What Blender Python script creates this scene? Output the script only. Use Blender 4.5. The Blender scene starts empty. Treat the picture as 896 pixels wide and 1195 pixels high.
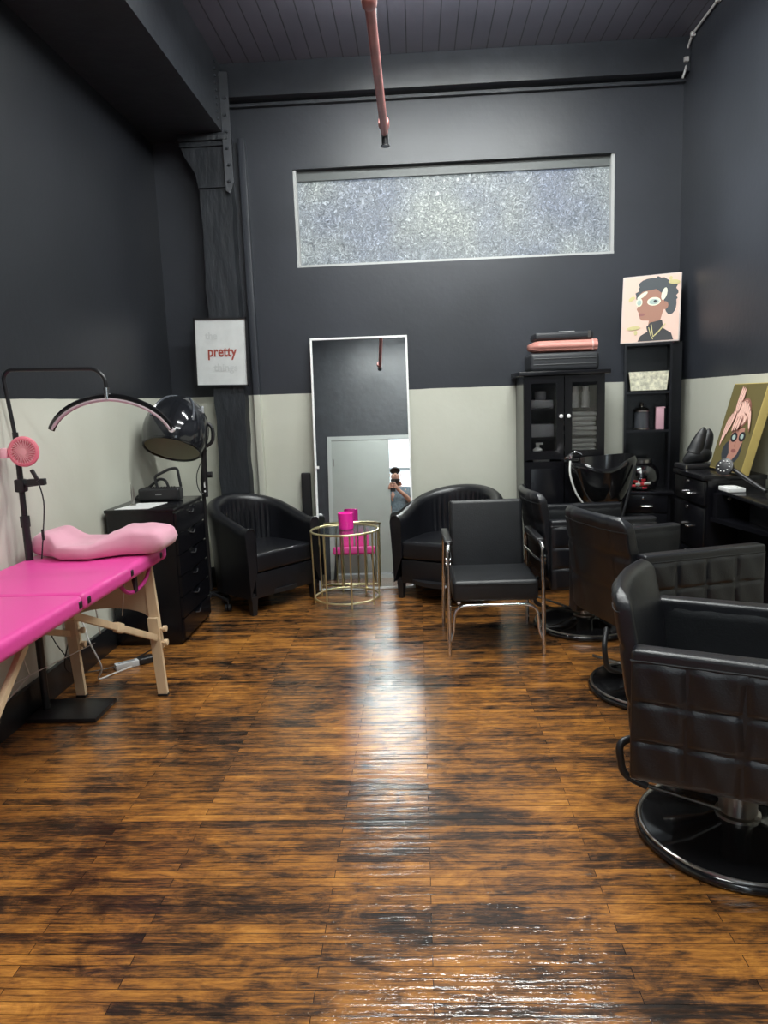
import bpy, bmesh, math, random
from mathutils import Vector, Matrix
random.seed(7)
S = bpy.context.scene
COL = S.collection
PI = math.pi

# ---------------------------------------------------------------- camera
def cam_matrix(p, y, r, loc):
    cy, sy = math.cos(y), math.sin(y)
    fwd = Vector((-sy*math.cos(p), cy*math.cos(p), -math.sin(p)))
    right = Vector((cy, sy, 0)); up = right.cross(fwd)
    c, s = math.cos(r), math.sin(r)
    r2 = c*right + s*up; u2 = -s*right + c*up
    M = Matrix((r2, u2, -fwd)).transposed().to_4x4()
    M.translation = loc
    return M
cd = bpy.data.cameras.new('camera'); cam = bpy.data.objects.new('camera', cd); COL.objects.link(cam)
cam.matrix_world = cam_matrix(.15509, .049865, -.036659, Vector((0, 0, 1.42)))
cd.sensor_fit = 'VERTICAL'; cd.sensor_height = 36; cd.lens = 846.4/1195*36; cd.clip_start = .01
S.camera = cam
# ---------------------------------------------------------------- world, lights, exposure
w = bpy.data.worlds.new('world'); S.world = w; w.use_nodes = True
w.node_tree.nodes['Background'].inputs[0].default_value = (.75, .85, 1, 1)
w.node_tree.nodes['Background'].inputs[1].default_value = .35
S.view_settings.view_transform = 'Standard'; S.view_settings.look = 'None'
S.view_settings.gamma = 1; S.view_settings.use_curve_mapping = False
S.view_settings.exposure = 1.02
LAMPS = [(.36, 4.22, 3.63, 1.75), (.36, 2.6, 3.63, 1.75), (.36, .95, 3.63, 1.75)]
LAMP_W = 25.0
LAMP_E = 20.0
for k, (x, y, z, L) in enumerate(LAMPS):
    ld = bpy.data.lights.new('tube_light', 'AREA'); ld.shape = 'RECTANGLE'; ld.size = L; ld.size_y = .14
    ld.energy = LAMP_W*(1.3, .95, .75)[k]; ld.color = (.965, 1, .965)
    lo = bpy.data.objects.new('tube_light', ld); COL.objects.link(lo); lo.location = (x, y, z-.062)
ld = bpy.data.lights.new('hall_light', 'AREA'); ld.shape = 'RECTANGLE'; ld.size = 1.6; ld.size_y = 1.0
ld.energy = 30; ld.color = (.9, .96, 1)
lo = bpy.data.objects.new('hall_light', ld); COL.objects.link(lo); lo.location = (.4, -1.0, 2.7)

# ---------------------------------------------------------------- materials
MT = {}
def nodes(m): return m.node_tree.nodes, m.node_tree.links
def mat(name, col, rough=.5, metal=0, coat=0, bump=0, bscale=60, var=0, vscale=8, spec=None, trans=0, emit=None, estr=0, stretch=None, ior=None, sheen=0, alpha=None):
    if name in MT: return MT[name]
    m = bpy.data.materials.new(name); m.use_nodes = True; MT[name] = m
    N, L = nodes(m); b = N['Principled BSDF']
    c = (*col, 1)
    b.inputs['Base Color'].default_value = c
    b.inputs['Roughness'].default_value = rough
    b.inputs['Metallic'].default_value = metal
    b.inputs['Coat Weight'].default_value = coat
    b.inputs['Coat Roughness'].default_value = .08
    if spec is not None: b.inputs['Specular IOR Level'].default_value = spec
    if trans: b.inputs['Transmission Weight'].default_value = trans
    if ior: b.inputs['IOR'].default_value = ior
    if sheen: b.inputs['Sheen Weight'].default_value = sheen
    if alpha is not None: b.inputs['Alpha'].default_value = alpha
    if emit: b.inputs['Emission Color'].default_value = (*emit, 1); b.inputs['Emission Strength'].default_value = estr
    if bump or var:
        tc = N.new('ShaderNodeTexCoord'); mp = N.new('ShaderNodeMapping'); L.new(tc.outputs['Object'], mp.inputs[0])
        if stretch: mp.inputs['Scale'].default_value = stretch
        if bump:
            n = N.new('ShaderNodeTexNoise'); n.inputs['Scale'].default_value = bscale; n.inputs['Detail'].default_value = 4
            L.new(mp.outputs[0], n.inputs[0]); bp = N.new('ShaderNodeBump'); bp.inputs['Strength'].default_value = bump
            bp.inputs['Distance'].default_value = .01
            L.new(n.outputs[0], bp.inputs['Height']); L.new(bp.outputs[0], b.inputs['Normal'])
        if var:
            n = N.new('ShaderNodeTexNoise'); n.inputs['Scale'].default_value = vscale; n.inputs['Detail'].default_value = 5
            L.new(mp.outputs[0], n.inputs[0]); r = N.new('ShaderNodeValToRGB')
            r.color_ramp.elements[0].position = .3; r.color_ramp.elements[1].position = .7
            r.color_ramp.elements[0].color = (*[v*(1-var) for v in col], 1); r.color_ramp.elements[1].color = (*[min(1, v*(1+var)) for v in col], 1)
            L.new(n.outputs[0], r.inputs[0]); L.new(r.outputs[0], b.inputs['Base Color'])
    return m
def add(N, t, **kw):
    n = N.new(t)
    for k, v in kw.items(): setattr(n, k, v)
    return n
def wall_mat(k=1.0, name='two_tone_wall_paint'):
    m = bpy.data.materials.new(name); m.use_nodes = True; N, L = nodes(m); b = N['Principled BSDF']
    tc = N.new('ShaderNodeNewGeometry'); sp = N.new('ShaderNodeSeparateXYZ'); L.new(tc.outputs['Position'], sp.inputs[0])
    no = N.new('ShaderNodeTexNoise'); no.inputs['Scale'].default_value = 3; L.new(tc.outputs['Position'], no.inputs[0])
    ad = add(N, 'ShaderNodeMath', operation='MULTIPLY_ADD'); ad.inputs[1].default_value = .012; L.new(no.outputs[0], ad.inputs[0]); L.new(sp.outputs[2], ad.inputs[2])
    gt = add(N, 'ShaderNodeMath', operation='GREATER_THAN'); gt.inputs[1].default_value = 1.486; L.new(ad.outputs[0], gt.inputs[0])
    n2 = N.new('ShaderNodeTexNoise'); n2.inputs['Scale'].default_value = 1.7; n2.inputs['Detail'].default_value = 6; L.new(tc.outputs['Position'], n2.inputs[0])
    r1 = N.new('ShaderNodeValToRGB'); r1.color_ramp.elements[0].position = .3; r1.color_ramp.elements[1].position = .7
    r1.color_ramp.elements[0].color = (.53, .535, .46, 1); r1.color_ramp.elements[1].color = (.60, .605, .53, 1)
    r2 = N.new('ShaderNodeValToRGB'); r2.color_ramp.elements[0].position = .3; r2.color_ramp.elements[1].position = .7
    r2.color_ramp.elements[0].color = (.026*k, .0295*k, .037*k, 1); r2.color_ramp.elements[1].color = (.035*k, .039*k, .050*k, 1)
    L.new(n2.outputs[0], r1.inputs[0]); L.new(n2.outputs[0], r2.inputs[0])
    mx = add(N, 'ShaderNodeMix', data_type='RGBA'); L.new(gt.outputs[0], mx.inputs[0]); L.new(r1.outputs[0], mx.inputs[6]); L.new(r2.outputs[0], mx.inputs[7])
    L.new(mx.outputs[2], b.inputs['Base Color']); b.inputs['Roughness'].default_value = .42
    n3 = N.new('ShaderNodeTexNoise'); n3.inputs['Scale'].default_value = 26; n3.inputs['Detail'].default_value = 6; L.new(tc.outputs['Position'], n3.inputs[0])
    bp = N.new('ShaderNodeBump'); bp.inputs['Strength'].default_value = .12; bp.inputs['Distance'].default_value = .008; L.new(n3.outputs[0], bp.inputs['Height']); L.new(bp.outputs[0], b.inputs['Normal'])
    return m
def floor_mat():
    m = bpy.data.materials.new('varnished_strip_floor'); m.use_nodes = True; N, L = nodes(m); b = N['Principled BSDF']
    g = N.new('ShaderNodeNewGeometry')
    br = N.new('ShaderNodeTexBrick'); br.offset = .37; br.offset_frequency = 2; br.squash = 1
    br.inputs['Scale'].default_value = 1; br.inputs['Brick Width'].default_value = .78; br.inputs['Row Height'].default_value = .038
    br.inputs['Mortar Size'].default_value = .0012; br.inputs['Mortar Smooth'].default_value = .3; br.inputs['Bias'].default_value = 0
    br.inputs['Color1'].default_value = (0, 0, 0, 1); br.inputs['Color2'].default_value = (1, 1, 1, 1); br.inputs['Mortar'].default_value = (.5, .5, .5, 1)
    L.new(g.outputs['Position'], br.inputs[0])
    def noise(scale, stretch, detail=5, dist=0, rough=.55):
        mp = N.new('ShaderNodeMapping'); mp.inputs['Scale'].default_value = stretch; L.new(g.outputs['Position'], mp.inputs[0])
        # shift the grain per plank
        ad = add(N, 'ShaderNodeVectorMath', operation='MULTIPLY_ADD'); L.new(br.outputs[0], ad.inputs[0]); ad.inputs[1].default_value = (7, 3, 5); L.new(mp.outputs[0], ad.inputs[2])
        n = N.new('ShaderNodeTexNoise'); n.inputs['Scale'].default_value = scale; n.inputs['Detail'].default_value = detail; n.inputs['Distortion'].default_value = dist; n.inputs['Roughness'].default_value = rough
        L.new(ad.outputs[0], n.inputs[0]); return n
    grain = noise(6, (1.0, 8, 1), 10, 1.5, .75)
    blot = noise(2.6, (.9, 3.2, 1), 5, .6)
    n0 = N.new('ShaderNodeTexNoise'); n0.inputs['Scale'].default_value = 1.5; n0.inputs['Detail'].default_value = 7; n0.inputs['Roughness'].default_value = .62
    mp0 = N.new('ShaderNodeMapping'); mp0.inputs['Scale'].default_value = (1, 1.6, 1); L.new(g.outputs['Position'], mp0.inputs[0]); L.new(mp0.outputs[0], n0.inputs[0])
    # combine
    def ma(op, a, bb, c=None):
        q = add(N, 'ShaderNodeMath', operation=op)
        for i, v in enumerate((a, bb, c)):
            if v is None: continue
            if isinstance(v, (int, float)): q.inputs[i].default_value = v
            else: L.new(v, q.inputs[i])
        return q.outputs[0]
    v = ma('MULTIPLY', grain.outputs[0], .62)
    v = ma('MULTIPLY_ADD', blot.outputs[0], .34, v)
    v = ma('MULTIPLY_ADD', br.outputs[0], .10, v)
    v = ma('MULTIPLY_ADD', n0.outputs[0], .60, v)
    fine = noise(3, (4, 75, 1), 6, .4, .7)
    v = ma('MULTIPLY_ADD', fine.outputs[0], .34, v)
    kn = N.new('ShaderNodeTexNoise'); kn.inputs['Scale'].default_value = 7; kn.inputs['Detail'].default_value = 5; kn.inputs['Roughness'].default_value = .7; kn.inputs['Distortion'].default_value = 1.0; L.new(mp0.outputs[0], kn.inputs[0])
    v = ma('MULTIPLY_ADD', kn.outputs[0], .42, v)
    v = ma('MULTIPLY_ADD', v, 1.08, -.79)
    ramp = N.new('ShaderNodeValToRGB'); e = ramp.color_ramp.elements
    e[0].position = .32; e[0].color = (.012, .007, .004, 1); e[1].position = .80; e[1].color = (.66, .29, .06, 1)
    for p, c in ((.41, (.035, .016, .008, 1)), (.48, (.12, .050, .016, 1)), (.56, (.27, .105, .022, 1)), (.66, (.42, .17, .032, 1))):
        q = e.new(p); q.color = c
    L.new(v, ramp.inputs[0])
    mx = add(N, 'ShaderNodeMix', data_type='RGBA', blend_type='MULTIPLY'); L.new(br.outputs['Fac'], mx.inputs[0]); L.new(ramp.outputs[0], mx.inputs[6]); mx.inputs[7].default_value = (.12, .09, .07, 1)
    L.new(mx.outputs[2], b.inputs['Base Color'])
    # varnish: ripples run along the strips, so reflections smear towards the viewer
    rp = N.new('ShaderNodeTexNoise'); rp.inputs['Scale'].default_value = 1; rp.inputs['Detail'].default_value = 4
    mp = N.new('ShaderNodeMapping'); mp.inputs['Scale'].default_value = (3.0, 38, 1); L.new(g.outputs['Position'], mp.inputs[0]); L.new(mp.outputs[0], rp.inputs[0])
    rq = N.new('ShaderNodeTexNoise'); rq.inputs['Scale'].default_value = 130; rq.inputs['Detail'].default_value = 3; L.new(g.outputs['Position'], rq.inputs[0])
    h = ma('MULTIPLY', rp.outputs[0], 1.0); h = ma('MULTIPLY_ADD', rq.outputs[0], .24, h); h = ma('MULTIPLY_ADD', br.outputs['Fac'], -.45, h)
    bp = N.new('ShaderNodeBump'); bp.inputs['Strength'].default_value = .85; bp.inputs['Distance'].default_value = .0032; L.new(h, bp.inputs['Height'])
    b.inputs['Roughness'].default_value = .5; b.inputs['Specular IOR Level'].default_value = .15; L.new(bp.outputs[0], b.inputs['Normal'])
    b.inputs['Coat Weight'].default_value = .9; b.inputs['Coat Roughness'].default_value = .08; b.inputs['Coat IOR'].default_value = 1.65
    L.new(bp.outputs[0], b.inputs['Coat Normal'])
    return m
def frosted_mat():
    m = bpy.data.materials.new('patterned_privacy_glass'); m.use_nodes = True; N, L = nodes(m); b = N['Principled BSDF']
    g = N.new('ShaderNodeNewGeometry')
    v = N.new('ShaderNodeTexVoronoi'); v.inputs['Scale'].default_value = 42; v.feature = 'DISTANCE_TO_EDGE'; L.new(g.outputs['Position'], v.inputs[0])
    n = N.new('ShaderNodeTexNoise'); n.inputs['Scale'].default_value = 30; n.inputs['Detail'].default_value = 3; n.inputs['Roughness'].default_value = .75; n.inputs['Distortion'].default_value = 2.6; L.new(g.outputs['Position'], n.inputs[0])
    n2 = N.new('ShaderNodeTexNoise'); n2.inputs['Scale'].default_value = 1.6; n2.inputs['Detail'].default_value = 3; L.new(g.outputs['Position'], n2.inputs[0])
    r = N.new('ShaderNodeValToRGB'); e = r.color_ramp.elements
    e[0].position = .36; e[0].color = (.06, .07, .09, 1); e[1].position = .66; e[1].color = (1.3, 1.35, 1.4, 1)
    q = e.new(.43); q.color = (.26, .29, .31, 1); q = e.new(.56); q.color = (.50, .54, .55, 1)
    L.new(n.outputs[0], r.inputs[0])
    r2 = N.new('ShaderNodeValToRGB'); e = r2.color_ramp.elements
    e[0].position = .35; e[0].color = (.50, .56, .72, 1); e[1].position = .65; e[1].color = (.88, .92, .82, 1)
    L.new(n2.outputs[0], r2.inputs[0])
    mx = add(N, 'ShaderNodeMix', data_type='RGBA', blend_type='MULTIPLY'); mx.inputs[0].default_value = 1; L.new(r.outputs[0], mx.inputs[6]); L.new(r2.outputs[0], mx.inputs[7])
    L.new(mx.outputs[2], b.inputs['Emission Color']); b.inputs['Emission Strength'].default_value = .40
    b.inputs['Base Color'].default_value = (.07, .075, .08, 1); b.inputs['Roughness'].default_value = .3
    bp = N.new('ShaderNodeBump'); bp.inputs['Strength'].default_value = .6; bp.inputs['Distance'].default_value = .01; L.new(n.outputs[0], bp.inputs['Height']); L.new(bp.outputs[0], b.inputs['Normal'])
    return m
def ceiling_mat():
    m = bpy.data.materials.new('black_board_ceiling'); m.use_nodes = True; N, L = nodes(m); b = N['Principled BSDF']
    g = N.new('ShaderNodeNewGeometry'); sp = N.new('ShaderNodeSeparateXYZ'); L.new(g.outputs['Position'], sp.inputs[0])
    wv = add(N, 'ShaderNodeMath', operation='PINGPONG'); wv.inputs[1].default_value = .055; L.new(sp.outputs[0], wv.inputs[0])
    st = add(N, 'ShaderNodeMath', operation='LESS_THAN'); st.inputs[1].default_value = .004; L.new(wv.outputs[0], st.inputs[0])
    n = N.new('ShaderNodeTexNoise'); n.inputs['Scale'].default_value = 2; n.inputs['Detail'].default_value = 6; L.new(g.outputs['Position'], n.inputs[0])
    r = N.new('ShaderNodeValToRGB'); r.color_ramp.elements[0].color = (.105, .108, .142, 1); r.color_ramp.elements[1].color = (.165, .168, .215, 1); L.new(n.outputs[0], r.inputs[0])
    mx = add(N, 'ShaderNodeMix', data_type='RGBA', blend_type='MULTIPLY'); L.new(st.outputs[0], mx.inputs[0]); L.new(r.outputs[0], mx.inputs[6]); mx.inputs[7].default_value = (.35, .35, .35, 1)
    L.new(mx.outputs[2], b.inputs['Base Color']); b.inputs['Roughness'].default_value = .4
    bp = N.new('ShaderNodeBump'); bp.inputs['Strength'].default_value = .4; bp.inputs['Distance'].default_value = .01; L.new(n.outputs[0], bp.inputs['Height']); L.new(bp.outputs[0], b.inputs['Normal'])
    return m
wallL = wall_mat(.56, 'left_wall_shaded_paint')  # same paint, upper tone darkened to stand in for shade below the soffit
wallM, floorM, frostM, ceilM = wall_mat(), floor_mat(), frosted_mat(), ceiling_mat()
colM = mat('rough_black_timber', (.020, .023, .028), .45, bump=.9, bscale=16, var=.3, stretch=(1, 1, .3))
darkM = mat('slate_black_paint', (.030, .034, .042), .42, bump=.3, bscale=12, var=.15)
leather = mat('black_leather', (.0075, .008, .011), .33, bump=.12, bscale=180, var=.15, spec=.6)
leather2 = mat('dull_black_vinyl', (.009, .010, .012), .42, bump=.1, bscale=140, var=.2, spec=.55)
seam = mat('black_seam', (.006, .006, .007), .6)
chrome = mat('chrome', (.75, .75, .77), .12, 1)
steel = mat('brushed_steel', (.42, .40, .38), .28, 1)
blackgloss = mat('gloss_black_plastic', (.008, .008, .009), .12, coat=.5)
blackpl = mat('black_plastic', (.012, .012, .014), .4)
blackmetal = mat('black_powder_coated_metal', (.012, .012, .014), .35, spec=.5)
laminate = mat('black_laminate', (.005, .005, .007), .24, bump=.03, bscale=40, var=.1)
white = mat('white_paint', (.8, .8, .8), .4)
gold = mat('pale_gold_metal', (.78, .68, .40), .28, .85)
pinkM = mat('hot_pink_vinyl', (.72, .065, .32), .38, bump=.04, bscale=120)
softpink = mat('soft_pink_cover', (.70, .33, .43), .75, bump=.1, bscale=30, sheen=.3)
fanpink = mat('coral_pink_plastic', (.80, .22, .28), .4)
wood = mat('pale_beech_wood', (.66, .49, .31), .45, var=.12, vscale=14, stretch=(1, 1, .15))
glass = mat('clear_glass', (1, 1, 1), .02, trans=1, ior=1.45)
smoke = mat('smoked_glass', (.62, .66, .66), .03, trans=1, ior=1.3)
cord = mat('grey_white_cord', (.6, .6, .58), .5)
copper = mat('rust_red_pipe_paint', (.42, .17, .16), .38, var=.2, vscale=10)
greyd = mat('pale_grey_door_paint', (.36, .39, .37), .45, var=.04, vscale=3)
greyf = mat('grey_frame_paint', (.42, .45, .44), .45)

# ---------------------------------------------------------------- mesh helpers
def new(): return bmesh.new()
def xf(vs, M):
    for v in vs: v.co = M @ v.co
def box(bm, c, s, M=None, bev=0, seg=2, mi=0):
    r = bmesh.ops.create_cube(bm, size=1); vs = r['verts']
    for v in vs: v.co = Vector((v.co.x*s[0], v.co.y*s[1], v.co.z*s[2]))
    fs = set(f for v in vs for f in v.link_faces)
    if bev:
        es = list(set(e for v in vs for e in v.link_edges))
        q = bmesh.ops.bevel(bm, geom=es, offset=bev, segments=seg, profile=.6, affect='EDGES')
        vs = list(set(q['verts']) | set(v for v in vs if v.is_valid)); fs = set(f for v in vs for f in v.link_faces)
    for f in fs: f.material_index = mi
    T = Matrix.Translation(Vector(c))
    if M is not None: T = T @ M.to_4x4()
    xf(vs, T); return vs
def smooth_path(pts, n=6, closed=False):
    P = [Vector(p) for p in pts]; out = []; N = len(P); rng = N if closed else N-1
    for i in range(rng):
        p0 = P[(i-1) % N] if closed or i > 0 else P[i]; p1 = P[i]; p2 = P[(i+1) % N]; p3 = P[(i+2) % N] if closed or i+2 < N else p2
        for k in range(n):
            t = k/n; out.append(.5*((2*p1)+(-p0+p2)*t+(2*p0-5*p1+4*p2-p3)*t*t+(-p0+3*p1-3*p2+p3)*t**3))
    if not closed: out.append(P[-1])
    return out
def round_path(pts, r, n=5):
    P = [Vector(p) for p in pts]; out = [P[0]]
    for i in range(1, len(P)-1):
        a, b, c = P[i-1], P[i], P[i+1]; d1 = (a-b); d2 = (c-b); rr = min(r, d1.length*.49, d2.length*.49)
        s = b+d1.normalized()*rr; e = b+d2.normalized()*rr
        for k in range(n+1):
            t = k/n; out.append(s*(1-t)**2+b*2*t*(1-t)+e*t*t)
    out.append(P[-1]); return out
def tube(bm, pts, r, seg=10, closed=False, sy=1, mi=0, rads=None):
    P = [Vector(p) for p in pts]; n = len(P); rings = []
    up = None
    for i in range(n):
        if closed: t = P[(i+1) % n]-P[i-1]
        else: t = P[min(i+1, n-1)]-P[max(i-1, 0)]
        if t.length < 1e-9: t = Vector((0, 0, 1))
        t.normalize()
        if up is None:
            up = Vector((0, 0, 1)) if abs(t.z) < .9 else Vector((1, 0, 0))
        x = up.cross(t)
        if x.length < 1e-6: x = Vector((1, 0, 0)).cross(t)
        x.normalize(); y = t.cross(x); up = y
        rr = rads[i] if rads else r
        rings.append([bm.verts.new(P[i]+x*(rr*math.cos(2*PI*k/seg))+y*(rr*sy*math.sin(2*PI*k/seg))) for k in range(seg)])
    m = n if closed else n-1
    for i in range(m):
        a, b = rings[i], rings[(i+1) % n]
        for k in range(seg):
            f = bm.faces.new((a[k], a[(k+1) % seg], b[(k+1) % seg], b[k])); f.material_index = mi
    if not closed:
        f = bm.faces.new(rings[0][::-1]); f.material_index = mi; f = bm.faces.new(rings[-1]); f.material_index = mi
def lathe(bm, prof, c=(0, 0, 0), seg=32, M=None, mi=0, sx=1, sy=1):
    rings = []; vs = []
    T = Matrix.Translation(Vector(c)) @ (M.to_4x4() if M is not None else Matrix.Identity(4))
    for (r, z) in prof:
        if r < 1e-6: v = bm.verts.new(T @ Vector((0, 0, z))); rings.append([v]); vs.append(v)
        else:
            ring = [bm.verts.new(T @ Vector((r*sx*math.cos(2*PI*k/seg), r*sy*math.sin(2*PI*k/seg), z))) for k in range(seg)]; rings.append(ring); vs += ring
    for a, b in zip(rings, rings[1:]):
        for k in range(seg):
            k2 = (k+1) % seg
            if len(a) == 1 and len(b) == 1: continue
            if len(a) == 1: f = bm.faces.new((a[0], b[k], b[k2]))
            elif len(b) == 1: f = bm.faces.new((a[k], a[k2], b[0]))
            else: f = bm.faces.new((a[k], a[k2], b[k2], b[k]))
            f.material_index = mi
    return vs
def prism(bm, poly, t, M=None, mi=0):
    """poly in local xy, extruded along local z from 0 to t"""
    T = M if M is not None else Matrix.Identity(4)
    a = [bm.verts.new(T @ Vector((x, y, 0))) for x, y in poly]; b = [bm.verts.new(T @ Vector((x, y, t))) for x, y in poly]
    n = len(poly); fs = [bm.faces.new(a[::-1]), bm.faces.new(b)]
    for i in range(n): fs.append(bm.faces.new((a[i], a[(i+1) % n], b[(i+1) % n], b[i])))
    for f in fs: f.material_index = mi
def grid(bm, fn, nu, nv, closeu=False, mi=0, flip=False):
    V = [[bm.verts.new(fn(i/nu, j/nv)) for j in range(nv+1)] for i in range(nu if closeu else nu+1)]
    for i in range(nu):
        for j in range(nv):
            q = (V[i][j], V[(i+1) % len(V)][j], V[(i+1) % len(V)][j+1], V[i][j+1])
            f = bm.faces.new(q[::-1] if flip else q); f.material_index = mi
    return V
def tag(o, label=None, cat=None, group=None, kind=None):
    if label: o['label'] = label
    if cat: o['category'] = cat
    if group: o['group'] = group
    if kind: o['kind'] = kind
    return o
def obj(name, bm, m, parent=None, angle=40, world=False, label=None):
    bmesh.ops.recalc_face_normals(bm, faces=bm.faces)
    if world and parent is not None:
        d = -parent.location
        for v in bm.verts: v.co += d
    me = bpy.data.meshes.new(name); bm.to_mesh(me); bm.free()
    for mm in (m if isinstance(m, (list, tuple)) else [m]): me.materials.append(mm)
    for p in me.polygons: p.use_smooth = True
    me.set_sharp_from_angle(angle=math.radians(angle))
    o = bpy.data.objects.new(name, me); COL.objects.link(o)
    if parent is not None: o.parent = parent
    if label: o['label'] = label
    return o
def sub(name, bm, m, part, angle=40):
    """sub-part: authored in the same local frame as its part (part sits at its parent's origin)"""
    return obj(name, bm, m, part, angle)
def thing(name, label, cat, loc=(0, 0, 0), rz=0, group=None):
    o = bpy.data.objects.new(name, None); COL.objects.link(o); o.location = loc; o.rotation_euler = (0, 0, rz); o.empty_display_size = .1
    return tag(o, label, cat, group)
def one(name, bm, m, label, cat, loc=(0, 0, 0), group=None, angle=40, rz=0):
    """a thing that is one mesh; geometry authored locally around loc"""
    o = obj(name, bm, m, None, angle); o.location = loc; o.rotation_euler = (0, 0, rz)
    return tag(o, label, cat, group)
def struct(name, bm, m, parent=None, angle=40):
    o = obj(name, bm, m, parent, angle)
    if parent is None: o['kind'] = 'structure'
    return o
def dup(root, loc, rz, label=None):
    r = root.copy(); COL.objects.link(r); r.location = loc; r.rotation_euler = (0, 0, rz)
    if label: r['label'] = label
    for ch in list(root.children):
        c = ch.copy(); COL.objects.link(c); c.parent = r
        for g in ch.children:
            d = g.copy(); COL.objects.link(d); d.parent = c
    return r
def Rz(a): return Matrix.Rotation(a, 4, 'Z')
def Rx(a): return Matrix.Rotation(a, 4, 'X')
def Ry(a): return Matrix.Rotation(a, 4, 'Y')

# ================================================================ THE ROOM
XL, XR, YB, YF, ZC = -1.87, 1.93, 5.56, -.06, 3.77
bm = new(); box(bm, ((XL+XR)/2, (YB-2.4)/2, -.05), (XR-XL+.4, YB+2.4+.4, .1)); struct('floor', bm, floorM)
bm = new(); box(bm, ((XL+XR)/2, (YB+YF)/2, ZC+.05), (XR-XL+.4, YB-YF+.4, .1)); struct('ceiling', bm, ceilM)
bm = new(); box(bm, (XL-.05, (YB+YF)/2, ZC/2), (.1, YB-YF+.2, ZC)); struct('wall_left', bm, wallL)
bm = new(); box(bm, (XR+.05, (YB+YF)/2, ZC/2), (.1, YB-YF+.2, ZC)); struct('wall_right', bm, wallM)
WX0, WX1, WZ0, WZ1 = -.853, 1.462, 2.40, 3.087
bm = new()
T = .2
for x0, x1, z0, z1 in ((XL-.1, WX0, 0, ZC), (WX1, XR+.1, 0, ZC), (WX0, WX1, 0, WZ0), (WX0, WX1, WZ1, ZC)):
    box(bm, ((x0+x1)/2, YB+T/2, (z0+z1)/2), (x1-x0, T, z1-z0))
struct('wall_back', bm, wallM)
# window in the back wall
wt = thing('window_1', None, None, (0, YB, 0)); wt['kind'] = 'structure'
bm = new()
fw = .022
box(bm, (WX0+fw/2, .045, (WZ0+WZ1)/2), (fw, .06, WZ1-WZ0)); box(bm, (WX1-fw/2, .045, (WZ0+WZ1)/2), (fw, .06, WZ1-WZ0))
box(bm, ((WX0+WX1)/2, .03, WZ0+.008), (WX1-WX0, .05, .016))
obj('window_frame', bm, mat('pale_window_frame', (.45, .46, .46), .4), wt)
bm = new(); box(bm, ((WX0+WX1)/2, .065, WZ1-.035), (WX1-WX0, .03, .07)); obj('head_board', bm, mat('grey_head_board', (.10, .11, .11), .5), wt)
bm = new(); box(bm, ((WX0+WX1)/2, .085, (WZ0+WZ1)/2), (WX1-WX0, .012, WZ1-WZ0)); obj('patterned_pane', bm, frostM, wt)
# rear wall with the doorway behind the camera
DX0, DX1, DZ = -.97, .62, 2.15
bm = new()
for x0, x1, z0, z1 in ((XL-.1, DX0, 0, ZC), (DX1, XR+.1, 0, ZC), (DX0, DX1, DZ, ZC)):
    box(bm, ((x0+x1)/2, YF-.06, (z0+z1)/2), (x1-x0, .12, z1-z0))
struct('wall_rear', bm, darkM)
dt = thing('door_1', None, None, (0, YF, 0)); dt['kind'] = 'structure'
bm = new()
box(bm, (DX0+.03, 0, DZ/2), (.06, .05, DZ)); box(bm, (DX1-.03, 0, DZ/2), (.06, .05, DZ)); box(bm, ((DX0+DX1)/2, 0, DZ-.03), (DX1-DX0-.12, .048, .06))
box(bm, ((DX0+DX1)/2, 0, .03), (DX1-DX0, .08, .06)); obj('door_frame', bm, greyf, dt)
bm = new(); box(bm, (-.485, -.006, 1.095), (.89, .045, 2.02), bev=.003); dl = obj('door_leaf', bm, greyd, dt)
bm = new(); box(bm, (-.885, .014, 1.75), (.02, .012, .11)); box(bm, (-.885, .014, .3), (.02, .012, .11)); sub('hinge', bm, steel, dl)
# the hallway past the door
bm = new(); box(bm, (0, -1.95, 1.5), (4.2, .1, .9+2.2)); hw = struct('wall_hallway', bm, mat('hallway_white_paint', (.7, .72, .72), .6))
for sx in (-1, 1):
    bm = new(); box(bm, (sx*1.98, -1.05, 1.45), (.1, 1.85, 2.9)); struct('wall_hallway_end', bm, MT['hallway_white_paint'])
bm = new(); box(bm, (0, -1.05, 2.92), (4.1, 1.9, .08)); struct('ceiling_hallway', bm, MT['hallway_white_paint'])
w2 = thing('window_2', None, None, (0, -1.88, 0)); w2['kind'] = 'structure'
bm = new()
for x in (-1.2, -.45, .56, 1.05, 1.6): box(bm, (x, .02, 1.45), (.05, .05, 2.3))
for z in (.32, .95, 1.87, 2.58): box(bm, (.2, .02, z), (2.85, .05, .05))
obj('window_frame', bm, mat('grey_mullion', (.22, .24, .24), .5), w2)
bm = new(); box(bm, (.2, 0, 1.45), (2.8, .01, 2.26)); obj('daylit_pane', bm, mat('daylit_pane', (.5, .55, .6), .3, emit=(.80, .93, 1), estr=.8), w2)

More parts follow.
